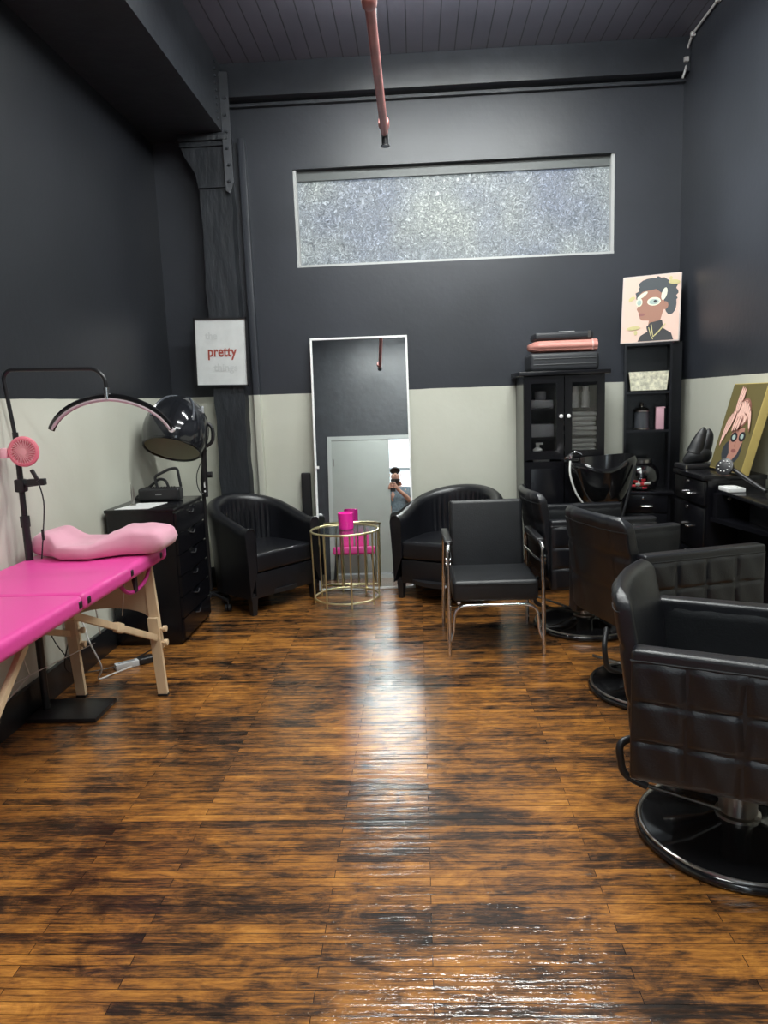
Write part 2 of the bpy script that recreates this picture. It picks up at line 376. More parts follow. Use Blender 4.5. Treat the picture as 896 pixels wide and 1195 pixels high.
# soffit box beam on the left, back beam, column
bm = new(); box(bm, ((XL-1.31)/2, (YB+YF)/2, (3.31+ZC)/2), (-1.31-XL, YB-YF, ZC-3.31), bev=.004)
for i in range(9): box(bm, (-1.305, 5.28, 3.36+i*.045), (.012, .014, .014))
struct('trim_1', bm, darkM)
bm = new(); box(bm, ((XR-1.31)/2, YB-.06, (3.55+ZC)/2), (XR+1.31, .12, ZC-3.55), bev=.006)
box(bm, ((XR-1.31)/2, YB-.02, 3.525), (XR+1.31, .04, .02)); struct('trim_2', bm, darkM)
ct = thing('column', 'rough black painted timber column in the back left corner, under the soffit', 'column', (-1.395, 5.49, 0))
bm = new()
def colfn(u, v):
    a = u*4; k = int(a) % 4; t = a-int(a)
    c = [(-1, -1), (1, -1), (1, 1), (-1, 1)]; p = c[k]; q = c[(k+1) % 4]
    x = p[0]+(q[0]-p[0])*t; y = p[1]+(q[1]-p[1])*t
    h = v*3.10; wd = .112+.004*math.sin(h*9+k)+.003*math.sin(h*23)
    return Vector((x*wd, y*.065, h))
grid(bm, colfn, 24, 60, closeu=True); obj('shaft', bm, colM, ct, angle=50)
bm = new()
prism(bm, [(-.115, 2.95), (.10, 2.95), (.115, 3.12), (.115, 3.27), (-.235, 3.27), (-.20, 3.16), (-.13, 3.05)], .15, Matrix.Translation((0, .068, 0)) @ Rx(PI/2))
box(bm, (-.06, -.02, 3.285), (.36, .17, .05), bev=.008); box(bm, (-.06, -.02, 3.23), (.33, .16, .015))
obj('capital', bm, colM, ct)
bm = new(); prism(bm, [(.0, 2.92), (.03, 2.90), (.06, 2.98), (.06, 3.7), (.0, 3.7)], .012, Matrix.Translation((.085, -.09, 0)) @ Rz(.15) @ Rx(PI/2))
for i in range(6):
    lathe(bm, [(.011, 0), (.009, .012), (0, .014)], (.115+.006*(i % 2), -.100, 2.98+.11*i), 8, Rx(PI/2))
obj('bracket_plate', bm, darkM, ct)
bm = new(); box(bm, (-1.205, YB-.03, 1.65), (.05, .06, 3.3), bev=.006); struct('trim_3', bm, wallM)
# baseboards
bb = mat('black_baseboard_paint', (.008, .009, .011), .35)
bm = new(); box(bm, (XL+.0125, (YB+YF)/2, .075), (.025, YB-YF, .15), bev=.004); struct('baseboard_left', bm, bb)
bm = new(); box(bm, (XR-.0125, (YB+YF)/2, .075), (.025, YB-YF, .15), bev=.004); struct('baseboard_right', bm, bb)
bm = new(); box(bm, ((XL+XR)/2, YB-.0125, .075), (XR-XL-.05, .025, .15), bev=.004); struct('baseboard_back', bm, bb)
# sprinkler pipe
pt = thing('sprinkler_pipe', 'rust red painted sprinkler pipe hanging below the black ceiling, over the window', 'pipe', (-.155, 3.0, 3.12))
bm = new(); tube(bm, [(0, 1.95, -.02), (0, .6, 0), (.012, -2.72, 0)], .024, 14); obj('pipe_run', bm, copper, pt)
for y in (.42, 1.86, -2.6):
    bm = new(); lathe(bm, [(0, -.045), (.03, -.045), (.035, -.035), (.035, .035), (.03, .045), (0, .045)], (0, y, 0), 14, Rx(PI/2)); obj('coupling', bm, copper, pt)
bm = new(); tube(bm, [(0, 1.95, -.02), (0, 1.99, -.03), (0, 2.0, -.075)], .021, 10); lathe(bm, [(0, 0), (.03, 0), (.03, .006), (0, .008)], (0, 2.0, -.09), 12)
obj('sprinkler_head', bm, blackmetal, pt)
bm = new(); tube(bm, [(.012, -2.72, 0), (.012, -2.80, -.01)], .034, 12); obj('end_cap', bm, blackmetal, pt)
for y in (1.2, -.6):
    bm = new(); tube(bm, [(0, y, 0), (0, y, ZC-3.12)], .005, 6); obj('hanger_rod', bm, blackmetal, pt)
# pale cable on the ceiling corner
bm = new(); tube(bm, round_path([(XR-.02, 4.3, ZC-.012), (XR-.02, 5.38, ZC-.02), (XR-.02, 5.53, ZC-.14), (XR-.03, 5.43, 3.58), (XR-.06, 5.42, 3.50)], .05), .008, 8)
for q in ((XR-.02, 4.95, ZC-.015), (XR-.02, 5.36, ZC-.025), (XR-.035, 5.43, 3.62)): box(bm, q, (.03, .025, .03), bev=.003)
one('ceiling_cable', bm, mat('pale_cable', (.5, .5, .5), .5), 'thin pale cable clipped along the ceiling in the back right corner', 'cable')
# ceiling lamps
for k, (x, y, z, L) in enumerate(LAMPS):
    t = thing('ceiling_light', ['long ceiling light nearest the frosted window', 'long ceiling light in the middle of the ceiling', 'long ceiling light nearest the grey door'][k], 'light', (x, y, z), 0, 'ceiling lights')
    bm = new(); box(bm, (0, 0, .045), (L+.06, .06, .03), bev=.006)
    for s in (-.7, .7): tube(bm, [(s, 0, .04), (s, 0, ZC-z)], .004, 6)
    obj('housing', bm, white, t)
    bm = new(); tube(bm, [(-L/2, 0, -.005), (L/2, 0, -.005)], .045, 16); obj('diffuser', bm, mat('lit_diffuser', (.9, .9, .9), .4, emit=(.965, 1, .965), estr=LAMP_E), t)

# ================================================================ MIRROR
yaw, lean = math.radians(2.07), math.radians(6.6)
mw, mh = .725, 1.89
mt = thing('leaning_mirror', 'tall white rimmed mirror leaning on the back wall between the black armchairs', 'mirror', (-.412, 5.315, 0.002), yaw)
ML = Rx(-lean)
bm = new(); fwid = .014
box(bm, (-mw/2+fwid/2, 0, mh/2), (fwid, .022, mh)); box(bm, (mw/2-fwid/2, 0, mh/2), (fwid, .022, mh))
box(bm, (0, 0, fwid/2), (mw, .022, fwid)); box(bm, (0, 0, mh-fwid/2), (mw, .022, fwid)); box(bm, (0, .012, mh/2), (mw, .006, mh)); box(bm, (-mw/2+.02, -.013, .93), (.022, .012, .02))
xf(bm.verts, ML); obj('mirror_frame', bm, mat('white_mirror_rim', (.85, .85, .85), .3), mt)
bm = new(); box(bm, (0, .002, mh/2), (mw-2*fwid, .006, mh-2*fwid)); xf(bm.verts, ML); obj('mirror_glass', bm, mat('mirror_silver', (.86, .89, .89), .005, 1), mt)
bm = new(); box(bm, (0, 0, .44), (.075, .03, .88), bev=.014, seg=4); xf(bm.verts, Rx(-.03))
one('folded_board', bm, blackpl, 'narrow black round topped board standing behind the left edge of the mirror', 'board', (-.865, 5.49, 0.0))

# ================================================================ TUB ARMCHAIRS  (local: faces +X, origin at centre of the footprint)
def tub_chair(label, loc, rz, W=.62, D=.60):
    t = thing('tub_armchair', label, 'armchair', loc, rz, 'black tub armchairs by the mirror')
    R0 = W/2; front = D/2; cx = -front+R0; zb = .12
    straight = front-cx; per = 2*straight+PI*R0
    def path(s):  # s in 0..1 from right front (y=-) round the back to left front
        d = s*per
        if d < straight: return Vector((front-d, -R0)), Vector((0, -1)), 0
        if d < straight+PI*R0:
            a = (d-straight)/R0; return Vector((cx-math.sin(a)*R0, -math.cos(a)*R0)), Vector((-math.sin(a), -math.cos(a))), math.sin(a)
        return Vector((cx+(d-straight-PI*R0), R0)), Vector((0, 1)), 0
    def top(s): return .60+.165*(math.sin(PI*min(1, max(0, (s-.04)/.92)))**1.15)
    TH = .085
    bm = new(); NU = 216
    def shell(u, v):
        p, n, w = path(u); zt = top(u); th = TH*(1+.25*w)
        flare = .018+.03*w
        # profile around the wall: outer bottom -> outer top -> inner top -> inner bottom
        if v < .4: q = v/.4; off = flare*q**1.5-.0; z = zb+(zt-.05-zb)*q
        elif v < .7:
            a = (v-.4)/.3*PI; off = flare-th/2+th/2*math.cos(a)*1.0; z = zt-.05+.05*math.sin(a)
        else:
            q = (v-.7)/.3; off = flare-th-.02*q*w; z = (zt-.05)*(1-q)+.30*q
            d = (u-.5)*2
            if abs(d) < .42: off += .014*(abs(math.sin((u-.5)*per/.05*PI))-.5)*math.sin(PI*min(1, q*1.3))**.6*w
        return Vector((p.x+n.x*off, p.y+n.y*off, z))
    V = grid(bm, shell, NU, 40)
    bm.faces.new([V[0][j] for j in range(41)]); bm.faces.new([V[NU][j] for j in range(41)][::-1])
    sh = obj('curved_back', bm, leather, t, 55)
    for s in (0, 1):
        bm = new(); tube(bm, [shell(s, v)+Vector((.002, 0, 0)) for v in [i/40 for i in range(41)]], .004, 6); sub('piping', bm, leather, sh)
    bm = new()
    for k in range(-3, 4):
        u = .5+k*.052/per*1.0
        tube(bm, [shell(u, .70+.28*i/10)+Vector((.002, 0, 0)) for i in range(2, 10)], .0022, 5)
    sub('pleat_seam', bm, seam, sh)
    bm = new(); box(bm, ((front-.004+cx-R0+.12)/2, 0, .355), (front-(cx-R0+.12), W-2*TH+.05, .13), bev=.028, seg=4); xf(bm.verts, Matrix.Identity(4))
    obj('seat_cushion', bm, leather, t, 50)
    bm = new(); box(bm, (front-.06, 0, .20), (.10, W-2*TH+.06, .17), bev=.008); obj('front_rail', bm, leather, t)
    bm = new(); lathe(bm, [(0, .12), (R0-.02, .12), (R0-.02, .15), (0, .15)], (cx, 0, 0), 32); box(bm, ((front+cx)/2-.02, 0, .135), (front-cx, W-.05, .03)); obj('base_frame', bm, blackpl, t)
    for sx, sy in ((front-.035, -R0+.04), (front-.035, R0-.04), (cx-R0*.6, -R0*.6), (cx-R0*.6, R0*.6)):
        bm = new(); r = bmesh.ops.create_cube(bm, size=1)
        for v in r['verts']:
            s = .05 if v.co.z > 0 else .034
            v.co = Vector((sx+v.co.x*s, sy+v.co.y*s, .065+v.co.z*.13))
        obj('leg', bm, blackpl, t)
    return t
tub_chair('black leather tub armchair left of the mirror, beside the black drawer cabinet', (-1.175, 5.085, 0), math.radians(-39), W=.63)
tub_chair('black leather tub armchair right of the mirror, behind the chrome framed chair', (.245, 5.165, 0), math.radians(-118), W=.68, D=.60)

# ================================================================ GOLD TABLE, CANDLE
gt = thing('side_table', 'small round gold wire side table with a smoked glass top, in front of the mirror', 'side table', (-.535, 5.025, 0))
R = .238
bm = new(); tube(bm, [(R*math.cos(a), R*math.sin(a), .515) for a in [2*PI*k/48 for k in range(48)]], .008, 8, closed=True); obj('top_ring', bm, gold, gt)
bm = new(); tube(bm, [(R*.96*math.cos(a), R*.96*math.sin(a), .035) for a in [2*PI*k/48 for k in range(48)]], .007, 8, closed=True); obj('bottom_ring', bm, gold, gt)
for k in range(8):
    a = 2*PI*(k+.3)/8; bm = new(); tube(bm, [(R*math.cos(a), R*math.sin(a), .51), (R*.97*math.cos(a), R*.97*math.sin(a), 0)], .006, 8); obj('upright', bm, gold, gt)
bm = new(); lathe(bm, [(0, .508), (R-.004, .508), (R-.004, .514), (0, .514)], seg=40); obj('glass_top', bm, smoke, gt)
cn = thing('candle', 'hot pink glass candle on the gold side table', 'candle', (-.525, 5.05, .5155))
bm = new(); lathe(bm, [(0, 0), (.048, 0), (.054, .006), (.056, .115), (.052, .118), (.050, .095), (0, .095)], seg=32); obj('glass_jar', bm, mat('hot_pink_glass', (.95, .03, .40), .15, coat=.5), cn)
bm = new(); lathe(bm, [(0, .0952), (.049, .0952), (.049, .101), (0, .101)], seg=24); obj('wax', bm, mat('pale_pink_wax', (.9, .5, .6), .5), cn)

# ================================================================ CHROME FRAMED CHAIR  (world aligned, faces -Y)
ch = thing('waiting_chair', 'black vinyl chair with chrome tube frame and armrests, left of the row of styling chairs', 'chair', (.397, 4.08, 0), math.radians(1))
bm = new(); box(bm, (0, -.0, .365), (.465, .46, .115), bev=.022, seg=3); st = obj('seat', bm, leather2, ch, 50)
bm = new()
for s in (-1, 1): tube(bm, [(s*.20, -.233, .405), (-s*.0, -.233, .405)], .002, 5)
sub('piping', bm, seam, st)
bm = new(); box(bm, (0, 0, .215), (.435, .07, .43), bev=.022, seg=3); xf(bm.verts, Matrix.Translation((0, .19, .375)) @ Rx(-math.radians(9))); obj('backrest', bm, leather2, ch, 50)
for s in (-1, 1):
    bm = new(); tube(bm, round_path([(s*.258, -.235, 0), (s*.255, -.225, .60), (s*.250, -.20, .62), (s*.248, .26, .60), (s*.25, .30, .58), (s*.262, .33, 0)], .05), .0115, 12); obj('leg_frame', bm, chrome, ch)
    bm = new(); box(bm, (s*.25, .02, .625), (.045, .40, .03), bev=.012, seg=3); obj('armrest', bm, blackpl, ch)
    bm = new(); tube(bm, [(s*.256, -.22, .52), (s*.235, -.1, .52), (s*.225, .2, .52)], .007, 8)
    for z in (.52, .545): lathe(bm, [(0, -.012), (.013, -.012), (.013, .012), (0, .012)], (s*.256, -.222, z), 10, Ry(PI/2))
    obj('arm_bracket', bm, chrome, ch)
bm = new(); tube(bm, round_path([(-.25, -.235, .09), (-.235, -.23, .13), (-.225, -.22, .285), (.225, -.22, .285), (.235, -.23, .13), (.25, -.235, .09)], .08, 8), .0095, 10); obj('front_hoop', bm, chrome, ch)
bm = new(); tube(bm, [(-.255, .2, .28), (.255, .2, .28)], .009, 8); tube(bm, [(-.2, -.2, .295), (-.2, .2, .285)], .009, 8); tube(bm, [(.2, -.2, .295), (.2, .2, .285)], .009, 8); obj('stretcher', bm, chrome, ch)

# ================================================================ STYLING CHAIRS (local: faces +X)
def quilted(u0, u1, z0, z1, y, sgn, nx, nz, puff=.012, mi=0):
    """quilted sheet in the XZ plane at y, puffed towards sgn*y"""
    bm = new()
    def fn(u, v):
        x = u0+(u1-u0)*u; z = z0+(z1-z0)*v
        a = abs(math.sin(PI*u*nx)); b = abs(math.sin(PI*v*nz)); h = puff*min(1, a*3.2)**.5*min(1, b*3.2)**.5*(.85+.15*a*b)
        return Vector((x, y+sgn*(h+.002*math.sin(x*60+z*31)), z))
    grid(bm, fn, nx*12, nz*12); return bm
def styling_chair(label, loc, rz, lift=0, ymirror=1):
    t = thing('styling_chair', label, 'styling chair', loc, rz, 'black hydraulic styling chairs')
    L = lift
    bm = new(); lathe(bm, [(0, 0), (.305, 0), (.312, .012), (.305, .026), (.285, .034), (.20, .045), (.11, .058), (.07, .07), (0, .07)], seg=64); bs = obj('round_base', bm, blackgloss, t, 60)
    bm = new(); tube(bm, [(.296*math.cos(a), .296*math.sin(a), .031) for a in [2*PI*k/72 for k in range(72)]], .006, 8, closed=True); sub('rim', bm, steel, bs)
    bm = new(); lathe(bm, [(0, .06), (.068, .06), (.068, .08), (.057, .085), (.057, .25), (.05, .255), (.042, .26), (.042, .31+L), (0, .31+L)], seg=28); cl = obj('hydraulic_column', bm, steel, t, 50)
    bm = new(); box(bm, (0, 0, .31+L), (.36, .36, .022), bev=.004); box(bm, (0, 0, .33+L), (.44, .44, .02), bev=.004); obj('mounting_plate', bm, blackmetal, t)
    # foot loop swung behind
    bm = new()
    for y in (-.11, .11): tube(bm, [(-.05, y*.35, .095), (-.27, y, .165)], .007, 8)
    lv = obj('pump_lever', bm, steel, t)
    bm = new(); tube(bm, round_path([(-.26, -.11, .162), (-.335, -.12, .19), (-.35, -.12, .30), (-.30, -.06, .30+L)], .035), .0125, 10); sub('grip', bm, blackpl, lv)
    # seat
    bm = new(); box(bm, (.02, 0, .42+L), (.54, .49, .15), bev=.035, seg=4); obj('seat_cushion', bm, leather, t, 50)
    bm = new(); box(bm, (-.01, 0, .335+L), (.52, .50, .05), bev=.01); obj('seat_base', bm, leather2, t)
    zt, z0 = .685+L, .285+L
    for s in (-1, 1):
        bm = new(); box(bm, (.012, s*.285, (zt+z0)/2), (.596, .066, zt-z0), bev=.014, seg=3)
        ar = obj('armrest', bm, leather, t, 50)
        bm = quilted(-.28, .305, z0+.008, zt-.035, s*.3165, s, 4, 3, .0095); sub('quilted_side', bm, leather, ar, 60)
        bm = new(); tube(bm, round_path([(-.288, s*.317, zt-.032), (.305, s*.317, zt-.032)], .01), .0032, 6); sub('piping', bm, leather2, ar)
        bm = quilted(-.26, .30, z0+.19, zt-.03, s*.2525, -s, 1, 1, .006); sub('inner_pad', bm, leather2, ar, 60)
    # backrest: padded, gently wrapped, leaning back, tapering
    TH = .062
    bm = new()
    def back(u, v):
        # u around the section (closed), v up
        z = .325+L+(.835-.325)*v
        hw = (.272-.014*v)*(1 if v < .9 else math.sqrt(max(0, 1-((v-.9)/.1)**2*.35)))
        th = TH*(.75+.25*math.sin(PI*v))*(1 if v < .93 else math.sqrt(max(.02, 1-((v-.93)/.07)**2)))
        a = u*2*PI; ca, sa = math.cos(a), math.sin(a)
        e = .35
        X = math.copysign(abs(ca)**e, ca)*th/2; Y = math.copysign(abs(sa)**(.28), sa)*hw
        if abs(sa) > .0: pass
        wrap = .16*(abs(Y)/.30)**2*.35*v
        qx = 0
        if X < 0:
            qx = -.008*min(1, abs(math.sin(PI*(Y/.60+.5)*4))*1.8)**.5*min(1, abs(math.sin(PI*v*3))*1.8)**.5
        lean = -.262-.10*v**1.3
        return Vector((lean+X+wrap+qx, Y, z))
    V = grid(bm, back, 96, 36, closeu=True)
    bm.faces.new([V[i][0] for i in range(96)]); bm.faces.new([V[i][36] for i in range(96)][::-1])
    bk = obj('backrest', bm, leather, t, 60)
    bm = new(); tube(bm, [back(i/96, .88) for i in range(25, 72)], .003, 5); sub('piping', bm, leather2, bk)
    return t
styling_chair('nearest black quilted styling chair, with its round base fully in view', (.985, 2.185, 0), math.radians(-25), .0)
styling_chair('middle black quilted styling chair, its back turned to the room, nearly hiding its base', (1.10, 3.35, 0), math.radians(17), .055)
styling_chair('farthest black quilted styling chair, right beside the chrome framed chair', (.99, 4.34, 0), math.radians(4), .03)

# ================================================================ GLASS DOOR CABINET
CX0, CX1, CY, CZ = .742, 1.302, 5.15, 1.545
cb = thing('display_cabinet', 'tall black cabinet with two glass doors and white knobs against the back wall', 'cabinet', ((CX0+CX1)/2, 5.33, 0))
W2 = (CX1-CX0)/2; dY = 5.33
bm = new()
for s in (-1, 1): box(bm, (s*(W2-.009), .01, CZ/2), (.018, .38, CZ))
box(bm, (0, .195, CZ/2), (2*W2, .01, CZ)); box(bm, (0, .01, .05), (2*W2-.036, .36, .06)); box(bm, (0, .01, .92), (2*W2-.036, .36, .018))
obj('carcass', bm, laminate, cb)
bm = new(); box(bm, (0, .0, CZ+.006), (2*W2+.07, .42, .03), bev=.005); obj('cornice', bm, laminate, cb)
for z in (1.10, 1.30): 
    bm = new(); box(bm, (0, .02, z), (2*W2-.04, .32, .014)); obj('shelf', bm, laminate, cb)
for s in (-1, 1):
    x = s*W2/2; dw = W2-.006; z0, z1 = .955, CZ-.012
    bm = new(); y = -.187
    st_ = .05
    box(bm, (x-dw/2+st_/2, y, (z0+z1)/2), (st_, .02, z1-z0)); box(bm, (x+dw/2-st_/2, y, (z0+z1)/2), (st_, .02, z1-z0)); box(bm, (x, y, z0+.03), (dw-2*st_, .02, .06)); box(bm, (x, y, z1-.025), (dw-2*st_, .02, .05))
    d = obj('glass_door', bm, laminate, cb)
    bm = new(); box(bm, (x, y+.003, (z0+z1)/2), (dw-2*st_+.006, .004, z1-z0-.1)); sub('pane', bm, glass, d)
    bm = new(); lathe(bm, [(0, 0), (.006, 0), (.006, .012), (.014, .018), (.014, .026), (0, .032)], (s*.026, y-.01, 1.255), 14, Rx(PI/2)); sub('knob', bm, mat('white_porcelain', (.85, .85, .85), .2), d)
    bm = new(); box(bm, (x, y, .50), (dw, .02, .88)); box(bm, (x, y-.011, .50), (dw-.09, .006, .78), bev=.002); obj('lower_door', bm, laminate, cb)
# contents
towel = mat('grey_towel_cloth', (.20, .20, .20), .9, bump=.3, bscale=90, sheen=.2)
z = 1.5
def stack(x, zb, n, h, wdt, lab, nm='folded_towel', mm=None, cat='towel', dx=.01):
    base = None
    for k in range(n):
        lb = '%s, %s' % (lab.replace('grey folded towel on the', 'grey towel,').replace('behind the right cabinet door', 'of the glass cabinet'), 'the only one' if n == 1 else ('bottom of its pile' if k == 0 else ('top of its pile' if k == n-1 else '%s from the bottom of its pile' % ['second', 'third', 'fourth', 'fifth', 'sixth'][k-1])))
        bm = new(); box(bm, (0, 0, h/2), (wdt*(1-.05*(k % 2)), .22, h-.003), bev=h*.35, seg=3)
        one(nm, bm, mm or towel, lb, cat, (x+dx*math.sin(k*2.1), 5.30, zb+k*h), 'towels behind the cabinet glass')
stack(1.165, .932, 5, .032, .19, 'grey folded towel on the lowest shelf behind the right cabinet door')
stack(1.165, 1.109, 5, .034, .19, 'grey folded towel on the middle shelf behind the right cabinet door')
bm = new(); lathe(bm, [(0, 0), (.03, 0), (.033, .01), (.033, .09), (.012, .105), (.012, .125), (0, .127)], seg=16); box(bm, (.012, 0, .13), (.05, .016, .014))
one('pump_bottle', bm, mat('off_white_bottle', (.6, .6, .58), .3), 'white pump bottle inside the lower left of the glass cabinet', 'bottle', (.855, 5.24, .931))
bm = new(); lathe(bm, [(0, 0), (.028, 0), (.03, .01), (.03, .05), (.022, .06), (0, .062)], seg=16)
one('lotion_jar', bm, MT['off_white_bottle'], 'small white jar beside the pump bottle in the glass cabinet', 'jar', (.905, 5.21, .931))
bm = new(); box(bm, (0, 0, .045), (.17, .14, .09), bev=.004); one('product_box', bm, mat('grey_card', (.17, .17, .18), .5), 'grey box on the middle shelf behind the left glass door', 'box', (.885, 5.30, 1.108))
bm = new(); box(bm, (0, 0, .03), (.16, .14, .06), bev=.01); lathe(bm, [(0, .06), (.035, .06), (.04, .075), (.04, .12), (0, .125)], seg=16)
one('curler_case', bm, MT['grey_card'], 'grey case with a round top on the upper shelf behind the left glass door', 'case', (.885, 5.30, 1.308))
for k, x in enumerate((1.125, 1.195)):
    bm = new(); lathe(bm, [(0, 0), (.027, 0), (.027, .10), (.02, .115), (.02, .145), (0, .146)], seg=16)
    one('spray_bottle', bm, mat('dusty_grey_plastic', (.28, .28, .28), .4), '%s grey bottle on the top shelf behind the right glass door' % ('left' if k == 0 else 'right'), 'bottle', (x, 5.26, 1.308), 'bottles in the cabinet')
# luggage on the cabinet
bm = new(); 
def rbox(L_, D_, H_, bev_): 
    b = new(); box(b, (0, 0, H_/2), (L_, D_, H_), bev=bev_, seg=4); return b
topz = CZ+.0215
lg = thing('storage_case', 'flat black case lying on top of the glass door cabinet, bottom of the stack', 'case', (1.035, 5.33, topz))
bm = rbox(.475, .30, .125, .03); lb_ = obj('case_shell', bm, mat('dark_grey_case', (.028, .030, .035), .45), lg, 50)
bm = new()
for z in (.045, .085): tube(bm, [(-.215, -.1515, z), (.215, -.1515, z)], .003, 6)
obj('rib', bm, mat('grey_case_rib', (.07, .075, .08), .4), lg)
pb = thing('rose_bag', 'rose pink ribbed travel bag lying between two black cases on the cabinet', 'bag', (1.03, 5.31, topz+.128))
bm = new()
pr = [(0, 0), (.04, 0), (.048, .02), (.048, .06), (.035, .078), (0, .082)]
def bagfn(u, v):
    a = u*2*PI; x = -.23+.46*v; k = min(1, (v+.02)*7) if v < .15 else 1
    c, s = math.cos(a), math.sin(a)
    yy = math.copysign(abs(c)**.5, c)*.13*(k**.6); zz = math.copysign(abs(s)**.6, s)*.042*(.35+.65*k)
    rib = 1+.03*math.cos(a*10)
    return Vector((x, yy*rib, .043+zz*rib))
V = grid(bm, bagfn, 60, 20, closeu=True); bm.faces.new([q[0] for q in V]); bm.faces.new([q[20] for q in V][::-1])
obj('bag_body', bm, mat('rose_pink_fabric', (.62, .27, .23), .55, var=.1), pb, 60)
bm = new(); tube(bm, [bagfn(k/60, .93) for k in range(60)], .006, 6, closed=True); obj('edge_piping', bm, mat('pale_rose_piping', (.75, .45, .42), .5), pb)
tcs = thing('laptop_case', 'small black case on top of the rose pink bag', 'case', (1.035, 5.32, topz+.214))
bm = new(); box(bm, (0, 0, .026), (.40, .24, .05), bev=.018, seg=3); obj('case_shell', bm, MT['dark_grey_case'], tcs, 50)
bm = new(); box(bm, (.17, -.1215, .03), (.02, .004, .045)); obj('clasp', bm, steel, tcs)
bm = new(); prism(bm, [(-.05, 0), (.06, -.004), (.06, .05), (-.02, .06)], .003); one('paper_scrap', bm, white, 'white paper tag on the topmost black case', 'paper', (1.05, 5.23, topz+.267))

# ================================================================ SHELF TOWER
TX0, TX1, TY = 1.475, 1.79, 5.25
tw = thing('shelf_tower', 'narrow tall black open shelf tower in the back right corner, painting on top', 'shelf', (1.655, 5.37, 0), math.radians(-14))
hx = (TX1-TX0)/2
bm = new()
for s in (-1, 1): box(bm, (s*(hx-.008), 0, (.69+1.735)/2), (.016, .28, 1.735-.69))
box(bm, (0, .135, 1.21), (2*hx, .01, 1.05)); obj('upright_panel', bm, laminate, tw)
bm = new(); box(bm, (.195, .0, .87), (.07, .03, 1.74)); obj('rear_side_board', bm, laminate, tw)
for z in (1.727, 1.395, 1.125):
    bm = new(); box(bm, (0, 0, z), (2*hx-.03, .27, .016)); obj('shelf', bm, laminate, tw)
bm = new(); box(bm, (0, -.02, .35), (.33, .32, .66)); box(bm, (0, -.03, .69), (.36, .36, .02), bev=.003); bdy = obj('base_cabinet', bm, laminate, tw)
bm = new(); box(bm, (-.01, -.19, .615), (.30, .018, .125), bev=.002); dr = obj('drawer', bm, laminate, tw)
bm = new(); tube(bm, round_path([(-.04, -.199, .60), (-.04, -.222, .60), (.04, -.222, .60), (.04, -.199, .60)], .008), .005, 8); sub('handle', bm, chrome, dr)
bm = new(); lathe(bm, [(0, 0), (.009, 0), (.009, .006), (0, .008)], (-.02, -.199, .655), 12, Rx(PI/2)); sub('lock', bm, chrome, dr)
bm = new(); box(bm, (-.01, -.19, .30), (.30, .018, .48), bev=.002); dr = obj('door', bm, laminate, tw)
bm = new(); tube(bm, [(.09, -.212, .33), (.10, -.212, .45)], .006, 8); sub('handle', bm, chrome, dr)
def TP(x, y, z):
    a = math.radians(-14); x -= 1.632; y -= 5.37
    return (1.655+x*math.cos(a)-y*math.sin(a), 5.37+x*math.sin(a)+y*math.cos(a), z)
# things on the tower
bk_ = mat('cream_mottled_reflection', (.62, .60, .47), .7, var=.35, vscale=45)  # mottled solid block added in place of the window's reflection in the shelf
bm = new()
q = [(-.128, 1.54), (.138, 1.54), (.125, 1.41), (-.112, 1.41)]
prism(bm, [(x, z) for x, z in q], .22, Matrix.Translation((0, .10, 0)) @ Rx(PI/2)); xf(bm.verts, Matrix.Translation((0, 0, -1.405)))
one('window_reflection_block', bm, bk_, 'cream mottled tapered block standing in for the window reflection on the upper tower shelf', 'reflection', TP(1.632, 5.37, 1.405), rz=math.radians(-14))
jr = thing('canister', 'dark grey canister with a domed chrome lid on the tower shelf', 'canister', TP(1.60, 5.36, 1.1335))
bm = new(); lathe(bm, [(0, 0), (.052, 0), (.052, .125), (0, .125)], seg=28); obj('jar', bm, mat('dark_translucent_jar', (.06, .065, .075), .2, coat=.3), jr)
bm = new(); lathe(bm, [(0, .125), (.056, .125), (.056, .135), (.04, .15), (.015, .158), (.008, .165), (.014, .178), (.008, .192), (0, .194)], seg=28); obj('lid', bm, steel, jr)
bm = new(); lathe(bm, [(0, 0), (.055, 0), (.055, .01), (0, .01)], seg=28); obj('foot', bm, steel, jr)
bm = new(); box(bm, (0, 0, .075), (.055, .12, .15), bev=.005); box(bm, (.003, 0, .153), (.06, .122, .008)); one('pink_box', bm, mat('dusty_pink_card', (.55, .32, .38), .5), 'dusty pink upright box right of the canister on the tower shelf', 'box', TP(1.72, 5.34, 1.1335), rz=math.radians(-14))
fb = thing('glass_bowl', 'round glass candy bowl with red sweets on the tower base', 'bowl', TP(1.60, 5.27, .7005))
bm = new(); lathe(bm, [(0, 0), (.06, 0), (.10, .03), (.125, .09), (.115, .15), (.075, .19), (.06, .20), (.06, .215), (.056, .215), (.056, .198), (.072, .186), (.111, .148), (.12, .09), (.096, .033), (.058, .005), (0, .005)], seg=36); obj('glass', bm, glass, fb)
bm = new(); lathe(bm, [(.058, .198), (.066, .200), (.066, .222), (0, .226), (0, .221), (.058, .218)], seg=28); obj('lid', bm, steel, fb)
for k in range(14):
    a = k*2.4; r = .018*math.sqrt(k+1)*.9; bm = new(); tube(bm, [(-.016, 0, 0), (.016, 0, 0)], .009, 7); 
    c = [mat('red_wrapper', (.7, .02, .04), .3), mat('white_wrapper', (.75, .75, .72), .3)][k % 3 != 0 and k % 2]
    o = one('wrapped_candy', bm, c, ('white' if k % 3 != 0 and k % 2 else 'red')+' wrapped candy inside the round glass bowl', 'candy', TP(1.60+r*math.cos(a), 5.27+r*math.sin(a), .722+.006*(k % 5)+(.016 if k < 6 else 0)+.012*(k % 2)), 'candies in the glass bowl', rz=k*1.3)

